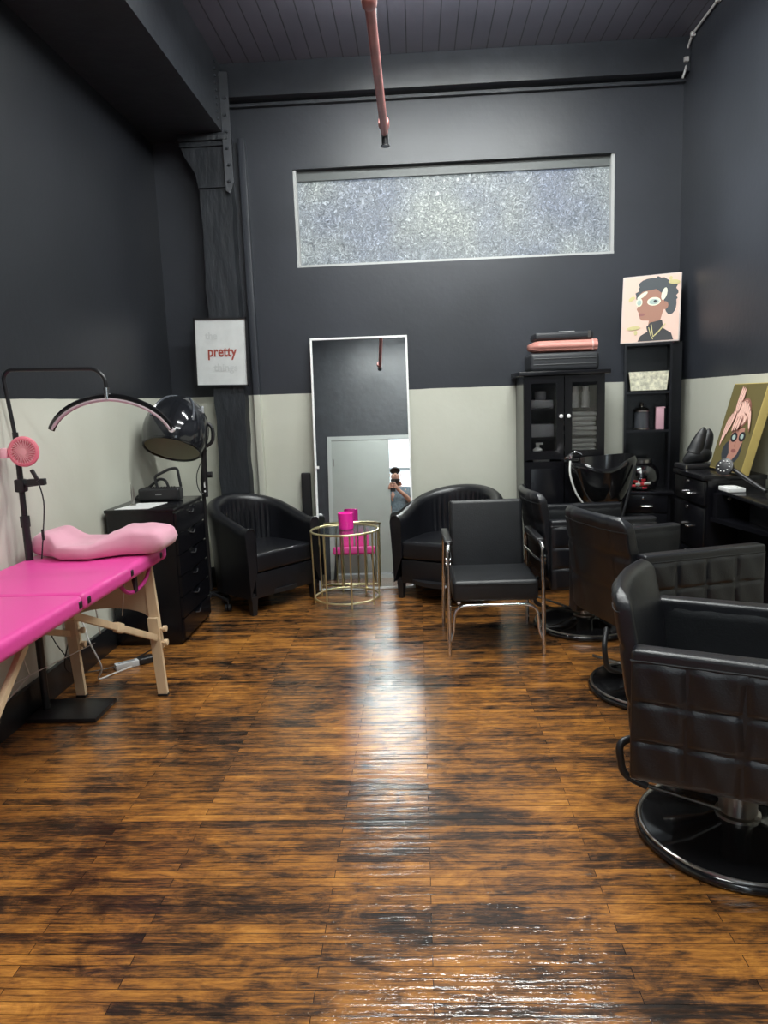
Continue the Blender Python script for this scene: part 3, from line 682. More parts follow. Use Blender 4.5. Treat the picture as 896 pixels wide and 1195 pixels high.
# ================================================================ PAINTINGS (flat art on stretched canvas)
def canvas(name, label, loc, rz, lean, Wd, Hh, D, art, sidecol):
    t = thing(name, label, 'painting', loc, rz)
    A = Rx(-lean)
    bm = new(); box(bm, (0, D/2, Hh/2), (Wd, D, Hh), bev=.003); xf(bm.verts, A); obj('stretched_canvas', bm, sidecol, t)
    mats = []; bm = new(); lay = 0
    for (mm, poly) in art:
        if mm not in mats: mats.append(mm)
        lay += 1
        M = A @ Matrix.Translation((0, -.0003-.00025*lay, 0)) @ Rx(PI/2)
        P = [(-Wd/2+x*Wd, z*Hh) for x, z in poly]
        prism(bm, P, .0003, M, mats.index(mm))
    obj('painted_picture', bm, mats, t, 10); return t
def ell(cx, cy, rx, ry, n=20, rot=0, a0=0, a1=2*PI):
    out = []
    for k in range(n):
        a = a0+(a1-a0)*k/n; x = rx*math.cos(a); y = ry*math.sin(a)
        out.append((cx+x*math.cos(rot)-y*math.sin(rot), cy+x*math.sin(rot)+y*math.cos(rot)))
    return out
def stroke(pts, w):
    P = [Vector((x, y)) for x, y in pts]; l = []; r = []
    for i, p in enumerate(P):
        t = (P[min(i+1, len(P)-1)]-P[max(i-1, 0)]).normalized(); n = Vector((-t.y, t.x))*w/2
        l.append(tuple(p+n)); r.append(tuple(p-n))
    return l+r[::-1]
def pm(n, c): return mat('paint_'+n, c, .6)
bgp, hairp, skinp, darkp, goldp, lipp, creamp, teal = pm('blush', (.72, .50, .42)), pm('charcoal', (.035, .045, .055)), pm('brown', (.33, .15, .10)), pm('black', (.015, .015, .02)), pm('gold', (.55, .48, .22)), pm('lip', (.25, .09, .08)), pm('cream', (.75, .75, .58)), pm('teal_grey', (.35, .45, .42))
rnd = random.Random(3)
afro = [(.36+.0, .70)]
afro = []
for k in range(40):
    a = 2*PI*k/40; rr = 1+.06*math.sin(k*2.7)+.04*math.sin(k*5.1); afro.append((.60+.355*rr*math.cos(a), .70+.25*rr*math.sin(a)))
art1 = [(bgp, [(0.02, .015), (.98, .015), (.98, .985), (.02, .985)]),
        (hairp, afro), (hairp, ell(.83, .55, .10, .16, 16)), (hairp, ell(.50, .86, .22, .09, 16)),
        (darkp, [(.30, .02), (.34, .10), (.46, .16), (.44, .24), (.66, .28), (.72, .20), (.86, .12), (.90, .02)]),
        (skinp, [(.30, .72), (.36, .76), (.58, .78), (.70, .70), (.74, .52), (.70, .42), (.66, .28), (.46, .22), (.48, .32), (.36, .33), (.32, .36), (.30, .44), (.26, .50), (.30, .58)]),
        (skinp, ell(.74, .53, .055, .06, 12)),
        (darkp, [(.44, .22), (.50, .29), (.70, .32), (.72, .24), (.60, .18), (.46, .16)]),
        (lipp, ell(.35, .415, .055, .022, 10)),
        (creamp, ell(.55, .60, .115, .062, 18)), (teal, ell(.55, .595, .085, .042, 16)), (darkp, ell(.57, .60, .028, .022, 10)),
        (creamp, ell(.30, .60, .055, .062, 14)), (teal, ell(.30, .595, .038, .042, 12)),
        (creamp, ell(.72, .70, .045, .095, 12, -.3)), (creamp, ell(.35, .70, .10, .03, 12, .5)), (goldp, ell(.17, .66, .06, .03, 10, .4)),
        (goldp, stroke([(.52, .26), (.54, .16), (.56, .08), (.64, .14), (.76, .26)], .018)), (goldp, stroke([(.48, .22), (.52, .10), (.56, .04)], .012)),
        (goldp, ell(.22, .22, .12, .03, 12, .05)), (goldp, ell(.26, .15, .03, .035, 10)), (goldp, ell(.88, .86, .10, .035, 12, -.1)), (goldp, ell(.82, .92, .03, .03, 10))]
canvas('portrait_painting', 'blush painting of a woman with black afro hair and patterned glasses, on the shelf tower', (1.655, 5.335, 1.744), math.radians(-24), math.radians(12), .395, .485, .035, art1, pm('canvas_side', (.55, .48, .46)))
olive, wrap, wrapd, tanp, hair2 = pm('olive', (.125, .10, .032)), pm('wrap_pink', (.80, .50, .42)), pm('wrap_line', (.28, .12, .09)), pm('tan', (.42, .20, .15)), pm('hair_blue', (.03, .035, .045))
art2 = [(olive, [(.01, .01), (.99, .01), (.99, .99), (.01, .99)]),
        (hair2, ell(.42, .22, .17, .12, 16)), (hair2, ell(.68, .25, .13, .14, 16)),
        (tanp, [(.24, .01), (.28, .08), (.44, .12), (.48, .20), (.40, .30), (.40, .46), (.74, .50), (.78, .34), (.72, .20), (.64, .15), (.62, .10), (.74, .07), (.80, .01)]),
        (lipp, ell(.60, .235, .075, .022, 12)), (skinp, stroke([(.60, .34), (.57, .29), (.62, .28)], .02)),
        (darkp, ell(.50, .385, .10, .055, 16)), (darkp, ell(.73, .40, .09, .055, 16)), (teal, ell(.50, .385, .05, .028, 12)), (teal, ell(.73, .40, .045, .028, 12)),
        (wrapd, ell(.56, .66, .20, .17, 20)), (wrap, ell(.55, .66, .17, .15, 20))]
def petals(n, f):
    for k in range(n):
        x, y, rx, ry, rot = f(k); art2.append((wrapd, ell(x, y, rx*1.28+.004, ry*1.04, 18, rot))); art2.append((wrap, ell(x, y, rx, ry, 18, rot)))
petals(4, lambda k: (.16+.055*k, .44+.055*k, .026, .17-.01*k, -.16-.06*k))
petals(3, lambda k: (.34+.045*k, .82-.01*k, .028, .14, -.06-.05*k))
petals(6, lambda k: (.56+.055*k, .72-.028*k+.05*math.sin(k*.6), .115, .026, -.55-.10*k))
petals(3, lambda k: (.44+.07*k, .53+.01*k, .028, .085, -.25))
canvas('portrait_canvas', 'olive painting of a woman in a pink head wrap, leaning on the right wall', (1.725, 4.17, .948), -PI/2, math.radians(15), .42, .50, .045, art2, pm('mustard', (.50, .38, .12)))

# poster
ps = thing('framed_print', 'white print with a red brushed word in a thin black frame, on the column', 'picture', (-1.432, 5.405, 1.557), 0)
bm = new(); Wp, Hp = .385, .485
for a in ((-Wp/2, 0, .012, Hp), (Wp/2, 0, .012, Hp)): box(bm, (a[0], 0, Hp/2), (.012, .02, Hp+.012))
for z in (0, Hp): box(bm, (0, 0, z), (Wp+.012, .02, .012))
tilt = Ry(math.radians(1.5)); xf(bm.verts, tilt); obj('frame', bm, blackpl, ps)
bm = new(); box(bm, (0, .004, Hp/2), (Wp, .008, Hp)); xf(bm.verts, tilt); obj('print', bm, mat('white_print_paper', (.66, .68, .68), .5, var=.06, vscale=12), ps)
def text_mesh(name, s, size, m, parent, M, ext=.0006, shear=0, sx=1):
    cu = bpy.data.curves.new(name, 'FONT'); cu.body = s; cu.size = size; cu.extrude = ext; cu.align_x = 'CENTER'; cu.align_y = 'CENTER'; cu.shear = shear; cu.offset = size*.025
    o = bpy.data.objects.new(name, cu); COL.objects.link(o); bpy.context.view_layer.update()
    me = bpy.data.meshes.new_from_object(o.evaluated_get(bpy.context.evaluated_depsgraph_get())); bpy.data.objects.remove(o)
    me.transform(M @ Matrix.Diagonal((sx, 1, 1, 1))); me.materials.clear(); me.materials.append(m); q = bpy.data.objects.new(name, me); COL.objects.link(q); q.parent = parent; return q
M0 = tilt @ Matrix.Translation((.005, -.0015, .245)) @ Rx(PI/2)
text_mesh('red_word', 'pretty', .105, mat('brick_red_ink', (.35, .07, .05), .6), ps, M0, sx=.82)
fi = mat('faint_grey_ink', (.58, .60, .60), .6)
text_mesh('faint_word', 'the', .07, fi, ps, tilt @ Matrix.Translation((-.07, -.0015, .36)) @ Rx(PI/2))
text_mesh('faint_word', 'things', .075, fi, ps, tilt @ Matrix.Translation((.03, -.0015, .13)) @ Rx(PI/2))

# ================================================================ SHAMPOO BOWL
sb = thing('shampoo_basin', 'glossy black shampoo basin with a chrome tap, in front of the glass cabinet', 'basin', (1.22, 4.91, 0))
bm = new()
def bowl(u, v):
    a = u*2*PI; c, s = math.cos(a), math.sin(a)
    # v 0..5 outer bottom->outer rim ; .5..1 rim->inner bottom
    k = v/.5 if v < .5 else (1-v)/.5
    inn = 0 if v < .5 else 1
    rx = (.10+.135*k**.6)-inn*.018*(k); ry = (.08+.115*k**.6)-inn*.018*k
    zt = .975-.055*math.exp(-((a-1.5*PI)/.45)**2)*k+.02*c*k
    z = .67+(zt-.67)*k**1.3+(.02*(1-k) if inn else 0)
    return Vector((rx*math.copysign(abs(c)**.8, c), ry*math.copysign(abs(s)**.8, s), z))
V = grid(bm, bowl, 64, 32, closeu=True); bm.faces.new([q[0] for q in V][::-1]); bm.faces.new([q[32] for q in V]); obj('bowl', bm, blackgloss, sb, 60)
bm = new(); box(bm, (-.20, .03, .962), (.10, .12, .03), bev=.01); obj('tap_deck', bm, blackgloss, sb)
bm = new(); lathe(bm, [(0, 0), (.02, 0), (.02, .02), (.01, .03), (0, .03)], (-.20, .0, .978), 14); tube(bm, smooth_path([(-.2, 0, 1.0), (-.17, -.01, 1.02), (-.13, -.01, 1.0)], 5), .008, 8); tube(bm, [(-.225, -.02, .99), (-.245, -.05, .985)], .007, 8); obj('tap', bm, chrome, sb)
bm = new(); tube(bm, smooth_path([(-.215, -.06, .965), (-.225, -.11, .88), (-.19, -.13, .76), (-.12, -.12, .66), (-.04, -.08, .58)], 6), .0065, 8); obj('hose', bm, cord, sb)
bm = new(); lathe(bm, [(0, 0), (.17, 0), (.17, .02), (.04, .04), (.03, .05), (.03, .66), (.06, .69), (0, .69)], seg=24); obj('pedestal', bm, blackmetal, sb)
bm = new(); tube(bm, [(.19, -.14, .93), (.10, -.17, .60)], .009, 8); obj('tilt_rod', bm, blackpl, sb)

# ================================================================ STYLING STATION ON THE RIGHT
sa = thing('drawer_station', 'black drawer station on the right wall with chrome pulls, the painting on it', 'cabinet', (1.73, 4.27, 0))
bm = new(); box(bm, (.01, 0, .455), (.31, .47, .91)); box(bm, (0, 0, .922), (.34, .49, .026), bev=.003); obj('cabinet_body', bm, laminate, sa)
for z0, z1 in ((.765, .905), (.505, .755), (.24, .495), (.03, .23)):
    bm = new(); box(bm, (-.153, 0, (z0+z1)/2), (.018, .455, z1-z0-.008), bev=.002); d = obj('drawer', bm, laminate, sa)
    zh = z0+.055 if z1 > .8 else z1-.125
    bm = new(); tube(bm, round_path([(-.162, .05, zh), (-.19, .05, zh), (-.19, -.06, zh), (-.162, -.06, zh)], .012), .0065, 8); sub('pull', bm, chrome, d)
    bm = new(); lathe(bm, [(0, 0), (.009, 0), (.009, .006), (0, .007)], (-.162, .02, z1-.025), 12, Ry(-PI/2)); sub('lock', bm, steel, d)
sc = thing('vanity_counter', 'low black vanity counter with small drawer boxes, nearer the camera than the drawer station', 'vanity', (1.75, 3.68, 0))
bm = new(); prism(bm, [(-.155, .335), (-.13, .15), (-.09, -.05), (-.06, -.22), (.0, -.30), (.17, -.30), (.17, .335)], .022, Matrix.Translation((0, 0, .69))); obj('countertop', bm, laminate, sc)
bm = new(); box(bm, (.08, .01, .345), (.19, .60, .685)); obj('cabinet_body', bm, laminate, sc)
bm = new(); box(bm, (.015, .30, .78), (.32, .06, .13)); d = obj('drawer_box', bm, laminate, sc)
bm = new(); lathe(bm, [(0, 0), (.008, 0), (.01, .01), (0, .012)], (-.085, .27, .82), 12, Rx(PI/2)); sub('knob', bm, steel, d)
bm = new(); box(bm, (.065, .0, .775), (.20, .26, .125)); d = obj('drawer_box', bm, laminate, sc)
bm = new(); tube(bm, round_path([(-.035, .04, .82), (-.05, .04, .82), (-.05, -.04, .82), (-.035, -.04, .82)], .008), .005, 8); sub('pull', bm, steel, d)
bm = new(); box(bm, (.03, .02, .853), (.31, .66, .02), bev=.003); obj('upper_shelf', bm, laminate, sc)
bm = new(); box(bm, (0, 0, .012), (.09, .13, .022), bev=.004); box(bm, (-.01, -.01, .026), (.05, .07, .006)); one('white_clipper', bm, [white], 'small white clipper case on the upper shelf of the vanity counter', 'case', (1.67, 3.93, .8635))
bm = new(); box(bm, (0, 0, .004), (.12, .16, .008)); one('white_booklet', bm, white, 'white booklet lying at the right frame edge on the vanity shelf', 'booklet', (1.83, 3.55, .8635))
# tray + bag on the drawer station
bm = new(); box(bm, (0, 0, .015), (.22, .17, .028), bev=.008); box(bm, (-.095, -.087, .015), (.012, .003, .022), mi=1); one('black_tray', bm, [blackpl, chrome], 'flat black case with a chrome tab on the far end of the drawer station', 'case', (1.69, 4.475, .9355))
bm = new()
def lump(c, r, e=1):
    return [(0, -r)]
def blob(bm, pts, rads, seg=16): tube(bm, smooth_path(pts, 6), 1, seg, rads=[rads[min(len(rads)-1, int(i/6))]*(1-(i % 6)/6)+rads[min(len(rads)-1, int(i/6)+1)]*((i % 6)/6) for i in range((len(pts)-1)*6+1)])
blob(bm, [(-.075, 0, .005), (-.03, 0, .035), (.02, 0, .05), (.06, 0, .055), (.085, 0, .06)], [.015, .045, .055, .05, .02])
blob(bm, [(-.01, 0, .06), (.01, 0, .12), (.03, 0, .18), (.04, 0, .215)], [.055, .045, .028, .006])
blob(bm, [(.03, 0, .05), (.055, 0, .12), (.068, 0, .17), (.066, 0, .205)], [.045, .038, .028, .006])
for v in bm.verts: v.co.y *= .8; v.co.z = max(v.co.z, .001)
one('black_glove_bag', bm, leather2, 'slouched black bag with two pointed upright ends on the flat black case', 'bag', (1.685, 4.475, .965))
df = thing('dryer_diffuser', 'round black speckled diffuser brush with a long handle, in front of the olive painting', 'hair tool', (1.66, 3.98, .94))
bm = new(); lathe(bm, [(0, 0), (.03, 0), (.045, .012), (.048, .03), (.04, .034), (0, .030)], (0, 0, .04), 24, Ry(-1.0) @ Rx(.6)); obj('head', bm, blackpl, df)
bm = new(); 
for k in range(10):
    a = k*.628; v = (Ry(-1.0) @ Rx(.6)) @ Vector((.03*math.cos(a), .03*math.sin(a), .034)); lathe(bm, [(0, -.004), (.005, 0), (0, .004)], (v.x, v.y, v.z+.04), 6)
obj('bristle_tip', bm, white, df)
bm = new(); tube(bm, smooth_path([(.01, -.01, .05), (.05, -.12, .0), (.09, -.26, -.055)], 6), .011, 10); obj('handle', bm, blackpl, df)

# ================================================================ MASSAGE TABLE
TXL, TXR, TZ = -1.835, -1.255, .745
mb = thing('massage_table', 'hot pink folding massage table with beech legs along the left wall', 'massage table', (-1.545, 2.6, 0))
ox, oy = -1.545, 2.6
def pad(y0, y1, corner_far):
    bm = new(); box(bm, (0, (y0+y1)/2-oy, TZ-.034), (TXR-TXL, y1-y0, .068), bev=.026, seg=5); return bm
pdf = obj('cushion', pad(2.562, 3.47, 1), pinkM, mb, 60)
pdn = obj('cushion', pad(1.60, 2.556, 0), pinkM, mb, 60)
bm = new(); xr = .215
for y0, y1 in ((2.58, 3.43), (1.64, 2.54)):
    for x in (-xr, xr): box(bm, (x, (y0+y1)/2-oy, TZ-.082), (.022, y1-y0, .03), bev=.002)
    for y in (y0+.01, y1-.01): box(bm, (0, y-oy, TZ-.082), (2*xr, .022, .03), bev=.002)
obj('table_frame', bm, wood, mb)
pcor = mat('black_corner_guard', (.02, .01, .015), .4)
for y in (2.53, 2.60, 3.02, 3.38):
    bm = new(); box(bm, (.284, y-oy, TZ-.034), (.018, .03, .030), bev=.008, seg=3); obj('corner_guard', bm, pcor, mb)
bm = new(); box(bm, (.272, 3.452-oy, TZ-.033), (.03, .03, .05), bev=.01, seg=3); obj('corner_cap', bm, pinkM, mb)
def leg(x_top, x_bot, y, nm='leg'):
    bm = new(); d = Vector((x_bot-x_top, 0, -.66)); 
    def seg_(z0, z1, w0, w1, dep, yy=0):
        a = x_top+(x_bot-x_top)*(.66-z0)/.66; b_ = x_top+(x_bot-x_top)*(.66-z1)/.66
        r = bmesh.ops.create_cube(bm, size=1)
        for v in r['verts']:
            up = v.co.z > 0; v.co = Vector(((b_ if up else a)+v.co.x*(w1 if up else w0), y-oy+yy+v.co.y*dep, z1 if up else z0))
    seg_(.24, .68, .052, .042, .022, .0); seg_(.012, .40, .046, .05, .022, -.024)
    o = obj(nm, bm, wood, mb)
    b2 = new(); seg0 = (x_bot, y-oy-.024, .006); box(b2, seg0, (.05, .03, .012), bev=.003); sub('foot', b2, blackpl, o)
    for z in (.27, .34):
        b2 = new(); lathe(b2, [(0, -.03), (.006, -.03), (.006, .0), (.016, .002), (.016, .018), (0, .02)], (x_bot+.02, y-oy-.01, z), 12, Ry(PI/2)); sub('height_knob', b2, wood, o)
    return o
leg(-1.335-ox, -1.30-ox, 3.40); leg(-1.75-ox, -1.715-ox, 3.40)
leg(-1.335-ox, -1.30-ox, 1.74); leg(-1.755-ox, -1.735-ox, 1.74)
for y in (3.40, 1.74):
    bm = new(); pts = [(-.215, .655), (.215, .655), (.225, .40)]
    for k in range(13): a = PI*k/12; pts.append((.17*math.cos(a)*1.15, .385+.06*math.sin(a)))
    pts.append((-.21, .40)); prism(bm, pts, .012, Matrix.Translation((0, y-oy+.018, 0)) @ Rx(PI/2)); obj('end_panel', bm, mat('pale_plywood', (.58, .44, .29), .5, var=.08, vscale=6), mb)
def strut(a, b, w=.03):
    bm = new(); A, B = Vector(a), Vector(b); d = B-A; q = d.to_track_quat('X', 'Z').to_matrix().to_4x4()
    box(bm, (A+B)/2, (d.length, .02, w), q, bev=.003)
    m_ = (A+B)/2; box(bm, m_, (.06, .025, w+.014), q, bev=.006); obj('brace', bm, wood, mb)
strut((.185, 2.66-oy, .635), (.235, 3.37-oy, .30)); strut((-.185, 2.66-oy, .60), (-.20, 3.37-oy, .33))
strut((.185, 2.32-oy, .635), (.235, 1.77-oy, .30)); strut((-.185, 2.32-oy, .60), (-.20, 1.77-oy, .33))
bm = new()
def wire(a, b, sag=.0):
    A, B = Vector(a), Vector(b); tube(bm, [A.lerp(B, k/8)-Vector((0, 0, sag*math.sin(PI*k/8))) for k in range(9)], .0022, 5)
node = (-1.62-ox, 2.775-oy, .349)
wire(node, (-1.62-ox, 3.37-oy, .28)); wire(node, (-1.61-ox, 2.64-oy, .665)); wire(node, (-1.47-ox, 1.78-oy, .30)); wire(node, (-1.735-ox, 1.80-oy, .36)); wire((.18, 3.2-oy, .66), (.08, 3.36-oy, .42))
obj('tension_cable', bm, cord, mb)
bm = new(); tube(bm, smooth_path([(.245, 2.98-oy, .67), (.25, 3.04-oy, .62), (.25, 3.14-oy, .60), (.25, 3.26-oy, .62), (.25, 3.34-oy, .68)], 6), .009, 8); obj('carry_strap', bm, mat('magenta_strap', (.45, .02, .20), .5), mb)
bm = new(); box(bm, (.26, 3.12-oy, .66), (.006, .03, .12)); tube(bm, [(.255, 3.12-oy, .61), (.23, 3.16-oy, .66)], .006, 6); obj('buckle_strap', bm, pcor, mb)
# pillow
bm = new()
def pil(u, v, top):
    a = u*2*PI; c, q = math.cos(a), math.sin(a)
    x = .32*v*math.copysign(abs(c)**.27, c); y = .135*v*math.copysign(abs(q)**.27, q)
    dip = math.exp(-abs((x+.06)/.12)**4)
    h = .122-.058*dip
    y -= .085*dip*(.5-y/.27)
    k = (1-v**9)**.5
    mid = h*.46
    wr = .0018*math.sin(x*60+y*25)*k*top
    return Vector((x, y, mid+(h-mid)*k+wr if top else mid-(mid-.002)*k))
T1 = grid(bm, lambda u, v: pil(u, v, 1), 96, 26, closeu=True); grid(bm, lambda u, v: pil(u, v, 0), 96, 26, closeu=True)
bmesh.ops.remove_doubles(bm, verts=bm.verts, dist=.0004)
one('contour_pillow', bm, softpink, 'soft pink contour pillow with a low middle on the head end of the massage table', 'pillow', (-1.495, 3.325, TZ+.001), angle=60)

# ================================================================ LASH LAMP STAND + FAN
ls = thing('lamp_stand', 'black floor stand with a half moon lamp arching over the massage table', 'floor lamp', (-1.80, 3.19, 0))
bm = new(); box(bm, (.125, 0, .011), (.33, .235, .02), bev=.004); obj('base_plate', bm, blackmetal, ls)
bm = new(); tube(bm, [(0, 0, .02), (-.0, 0, .95)], .017, 12); tube(bm, [(0, 0, .93), (0, 0, 1.33)], .013, 12)
lathe(bm, [(0, 0), (.021, 0), (.021, .05), (0, .05)], (0, 0, .90), 14); obj('pole', bm, blackmetal, ls)
bm = new(); tube(bm, round_path([(0, 0, 1.30), (-.025, 0, 1.575), (.0, 0, 1.605), (.395, 0, 1.595), (.435, 0, 1.55), (.435, 0, 1.50)], .06), .009, 10); obj('boom_arm', bm, blackmetal, ls)
bm = new(); lathe(bm, [(0, 0), (.013, 0), (.013, .05), (0, .05)], (.435, 0, 1.462), 12); obj('swivel_joint', bm, chrome, ls)
NA = 40
def arc(k, r): 
    a = math.radians(163-146*k/NA)
    return Vector((.44+.286*math.cos(a), -.0, 1.30-.02+.19*math.sin(a)+(-.015 if a < PI/2 else .0)*math.cos(a)*1.2))
pts = [arc(k, 0) for k in range(NA+1)]
bm = new(); tube(bm, pts, .0105, 8, sy=1.6); lp = obj('arch_lamp', bm, blackgloss, ls)
bm = new(); tube(bm, [p+Vector((0, -.004, -.010)) for p in pts[1:-1]], .008, 8); sub('diffuser_strip', bm, mat('mauve_diffuser', (.55, .45, .48), .4), lp)
bm = new(); lathe(bm, [(0, -.008), (.013, -.008), (.013, .008), (0, .008)], pts[-1], 12, Rx(PI/2)); sub('end_cap', bm, white, lp)
bm = new(); tube(bm, [(0, 0, 1.09), (.10, -.01, 1.10)], .011, 10); box(bm, (.08, -.012, 1.105), (.08, .03, .03), bev=.004); box(bm, (0, 0, 1.09), (.045, .045, .06), bev=.01); obj('phone_clamp', bm, blackpl, ls)
fn_ = thing('clip_fan', 'small round coral pink fan clipped to the black lamp stand', 'fan', (-1.748, 3.15, 1.245), math.radians(8))
bm = new(); tube(bm, [(.056*math.cos(a), 0, .056*math.sin(a)) for a in [2*PI*k/36 for k in range(36)]], .012, 8, closed=True); obj('rim', bm, fanpink, fn_)
bm = new()
for k in range(28):
    a = 2*PI*k/28; tube(bm, [(.014*math.cos(a), -.010, .014*math.sin(a)), (.034*math.cos(a+.25), -.014, .034*math.sin(a+.25)), (.056*math.cos(a+.35), -.008, .056*math.sin(a+.35))], .0022, 5)
lathe(bm, [(0, 0), (.017, 0), (.015, .006), (0, .007)], (0, -.008, 0), 20, Rx(PI/2)); obj('grille', bm, mat('pale_coral_plastic', (.82, .40, .42), .4), fn_)
bm = new()
for k in range(5):
    a = 2*PI*k/5
    prism(bm, [(.012*math.cos(a), .012*math.sin(a)), (.05*math.cos(a-.3), .05*math.sin(a-.3)), (.052*math.cos(a+.3), .052*math.sin(a+.3)), (.014*math.cos(a+.9), .014*math.sin(a+.9))], .003, Matrix.Translation((0, .012, 0)) @ Rx(PI/2))
obj('blade', bm, fanpink, fn_)
bm = new(); lathe(bm, [(0, .002), (.05, .004), (.062, .012), (.05, .03), (0, .034)], (0, 0, 0), 28, Rx(-PI/2)); tube(bm, [(-.055, .01, 0), (-.085, .02, -.005)], .018, 12); obj('housing', bm, fanpink, fn_)
bm = new(); lathe(bm, [(0, -.024), (.018, -.022), (.022, 0), (.018, .022), (0, .024)], (-.088, .004, -.004), 16); obj('clip', bm, mat('pale_pink_plastic', (.80, .45, .50), .4), fn_)
bm = new(); box(bm, (0, 0, 0), (.016, .014, .055), Ry(-.45), bev=.004); tube(bm, smooth_path([(.012, 0, -.028), (.028, .0, -.12), (.012, .0, -.25), (-.01, 0, -.38)], 5), .003, 6); box(bm, (.008, 0, -.27), (.011, .01, .05), bev=.003)
one('usb_cable', bm, blackpl, 'thin black usb cable with an inline switch hanging beside the lamp stand', 'cable', (-1.705, 3.14, 1.14))
bm = new(); tube(bm, smooth_path([(.0, 0, 0), (-.015, .02, -.2), (-.03, .1, -.42), (.02, .2, -.62), (.1, .1, -.70)], 6), .003, 6)
one('drooping_wire', bm, blackpl, 'thin black power cord drooping along the left wall under the massage table', 'cord', (-1.80, 3.27, .73))

# ================================================================ DRAWER CABINET BY THE LEFT WALL
dc = thing('drawer_cabinet', 'black drawer cabinet at the left wall, behind the massage table', 'cabinet', (-1.64, 4.40, 0))
bm = new(); box(bm, (0, 0, .425), (.40, .555, .79)); box(bm, (0.0, 0, .822), (.415, .57, .02), bev=.003); box(bm, (0, 0, .016), (.38, .53, .03)); obj('cabinet_body', bm, laminate, dc)
for k in range(6):
    z0 = .04+k*.128; bm = new(); pts = [(-.27, 0), (.27, 0), (.27, .120)]
    for q in range(9): a = PI*q/8; pts.append((.09*math.cos(a)*1.0, .120-.022*math.sin(a)))
    pts.append((-.27, .12)); prism(bm, pts, .016, Matrix.Translation((.2005, 0, z0)) @ Rz(PI/2) @ Rx(PI/2)); xf([v for v in bm.verts], Matrix.Identity(4)); d = obj('drawer', bm, laminate, dc)
    bm = new(); tube(bm, smooth_path([(.218, -.05, z0+.098), (.226, 0, z0+.088), (.218, .05, z0+.098)], 5), .0035, 6); sub('lip', bm, mat('dark_grey_edge', (.05, .05, .055), .3), d)
bm = new(); prism(bm, [(-.10, -.13), (.10, -.13), (.13, .12), (-.05, .12)], .003); one('paper_sheet', bm, white, 'white sheet of paper on top of the left drawer cabinet', 'paper', (-1.685, 4.255, .8325))
rd = thing('small_speaker', 'long black portable speaker with a raised handle on the left drawer cabinet', 'speaker', (-1.63, 4.48, .8325))
bm = new(); box(bm, (0, 0, .042), (.265, .09, .084), bev=.02, seg=4); obj('speaker_body', bm, blackpl, rd, 50)
bm = new()
for k in range(12): lathe(bm, [(.006, 0), (.006, .006), (0, .007)], (-.09+.0165*k, -.005, .084), 8)
obj('button_row', bm, blackpl, rd)
bm = new(); [box(bm, (-.016+.0065*k, -.0453, .045), (.0045, .0012, .008)) for k in range(6)]; obj('maker_mark', bm, mat('grey_print', (.3, .3, .3), .5), rd)
bm = new(); tube(bm, round_path([(-.035, .05, .06), (-.05, .05, .15), (.05, .05, .195), (.10, .05, .20), (.115, .05, .08)], .02), .009, 8); obj('handle', bm, blackmetal, rd)
bm = new(); tube(bm, round_path([(-.18, .0, .01), (-.10, 0, .07), (-.02, .0, .13), (.02, 0, .12), (.04, 0, .06)], .02), .009, 8); box(bm, (-.17, 0, .006), (.05, .04, .012)); one('folding_bracket', bm, blackmetal, 'black folding metal bracket leaning behind the small speaker', 'bracket', (-1.65, 4.585, .8325))
bm = new()
for k, (dx, h) in enumerate(((0, .13), (.012, .12), (.02, .10))): tube(bm, [(dx*.5, 0, 0), (dx, .004, h*.6), (dx+.003, 0, h)], .0025, 6, rads=[.002, .0045, .0008])
lathe(bm, [(0, 0), (.018, 0), (.018, .006), (0, .006)], (.008, 0, 0), 14)
one('lash_tweezers', bm, steel, 'steel tweezers upright on the white paper of the drawer cabinet', 'tweezers', (-1.74, 4.28, .8365))

# ================================================================ HOODED HAIR DRYER
hd = thing('hood_dryer', 'black hooded hair dryer on a wheeled stand beside the drawer cabinet', 'hair dryer', (-1.475, 4.87, 0))
HC = Vector((-.13, -.09, 1.245))
bm = new()
def hood(u, v, inn=0):
    a = u*2*PI; ph = v*PI*.66
    c, s = math.cos(a), math.sin(a)
    r = math.sin(ph)
    sh = 1-.05*inn
    x = .215*r*c*sh; y = .205*r*s*sh; z = (.255*math.cos(ph))*sh
    groove = 1-.02*math.exp(-(((a % (PI/2))-PI/4)/.12)**2) if not inn else 1
    return Vector((x*groove, y*groove, z))
HM = Matrix.Translation(HC) @ Rx(math.radians(-30)) @ Ry(math.radians(6))
grid(bm, lambda u, v: HM @ hood(u, max(v, .001)), 64, 28, closeu=True)
hs = obj('outer_hood', bm, mat('smoky_gloss_shell', (.012, .013, .016), .1, coat=.6), hd, 70)
bm = new(); grid(bm, lambda u, v: HM @ hood(u, max(v, .001), 1), 64, 28, closeu=True); sub('inner_shell', bm, mat('smoky_inner_shell', (.55, .54, .42), .4), hs, 70)
bm = new(); tube(bm, [HM @ (hood(k/64, 1)*.985) for k in range(64)], .008, 8, closed=True); sub('rim', bm, blackgloss, hs)
bm = new()
for a0 in (-.34, -.12): tube(bm, [HM @ (hood(a0+.0, v/20)*1.012) for v in range(2, 15)], .007, 6)
obj('ridge', bm, mat('grey_gloss_ridge', (.12, .13, .15), .12, coat=.5), hd)
bm = new(); q = HM @ (hood(.95, .45)*1.02); box(bm, q, (.022, .02, .05), bev=.008, seg=3); obj('control_badge', bm, mat('silver_badge', (.6, .62, .66), .25, .6), hd)
bm = new(); tube(bm, smooth_path([HC+Vector((.17, .03, .08)), HC+Vector((.235, .03, .03)), HC+Vector((.235, .03, -.06)), HC+Vector((.19, .03, -.10))], 6), .012, 10)
obj('side_arm', bm, blackpl, hd)
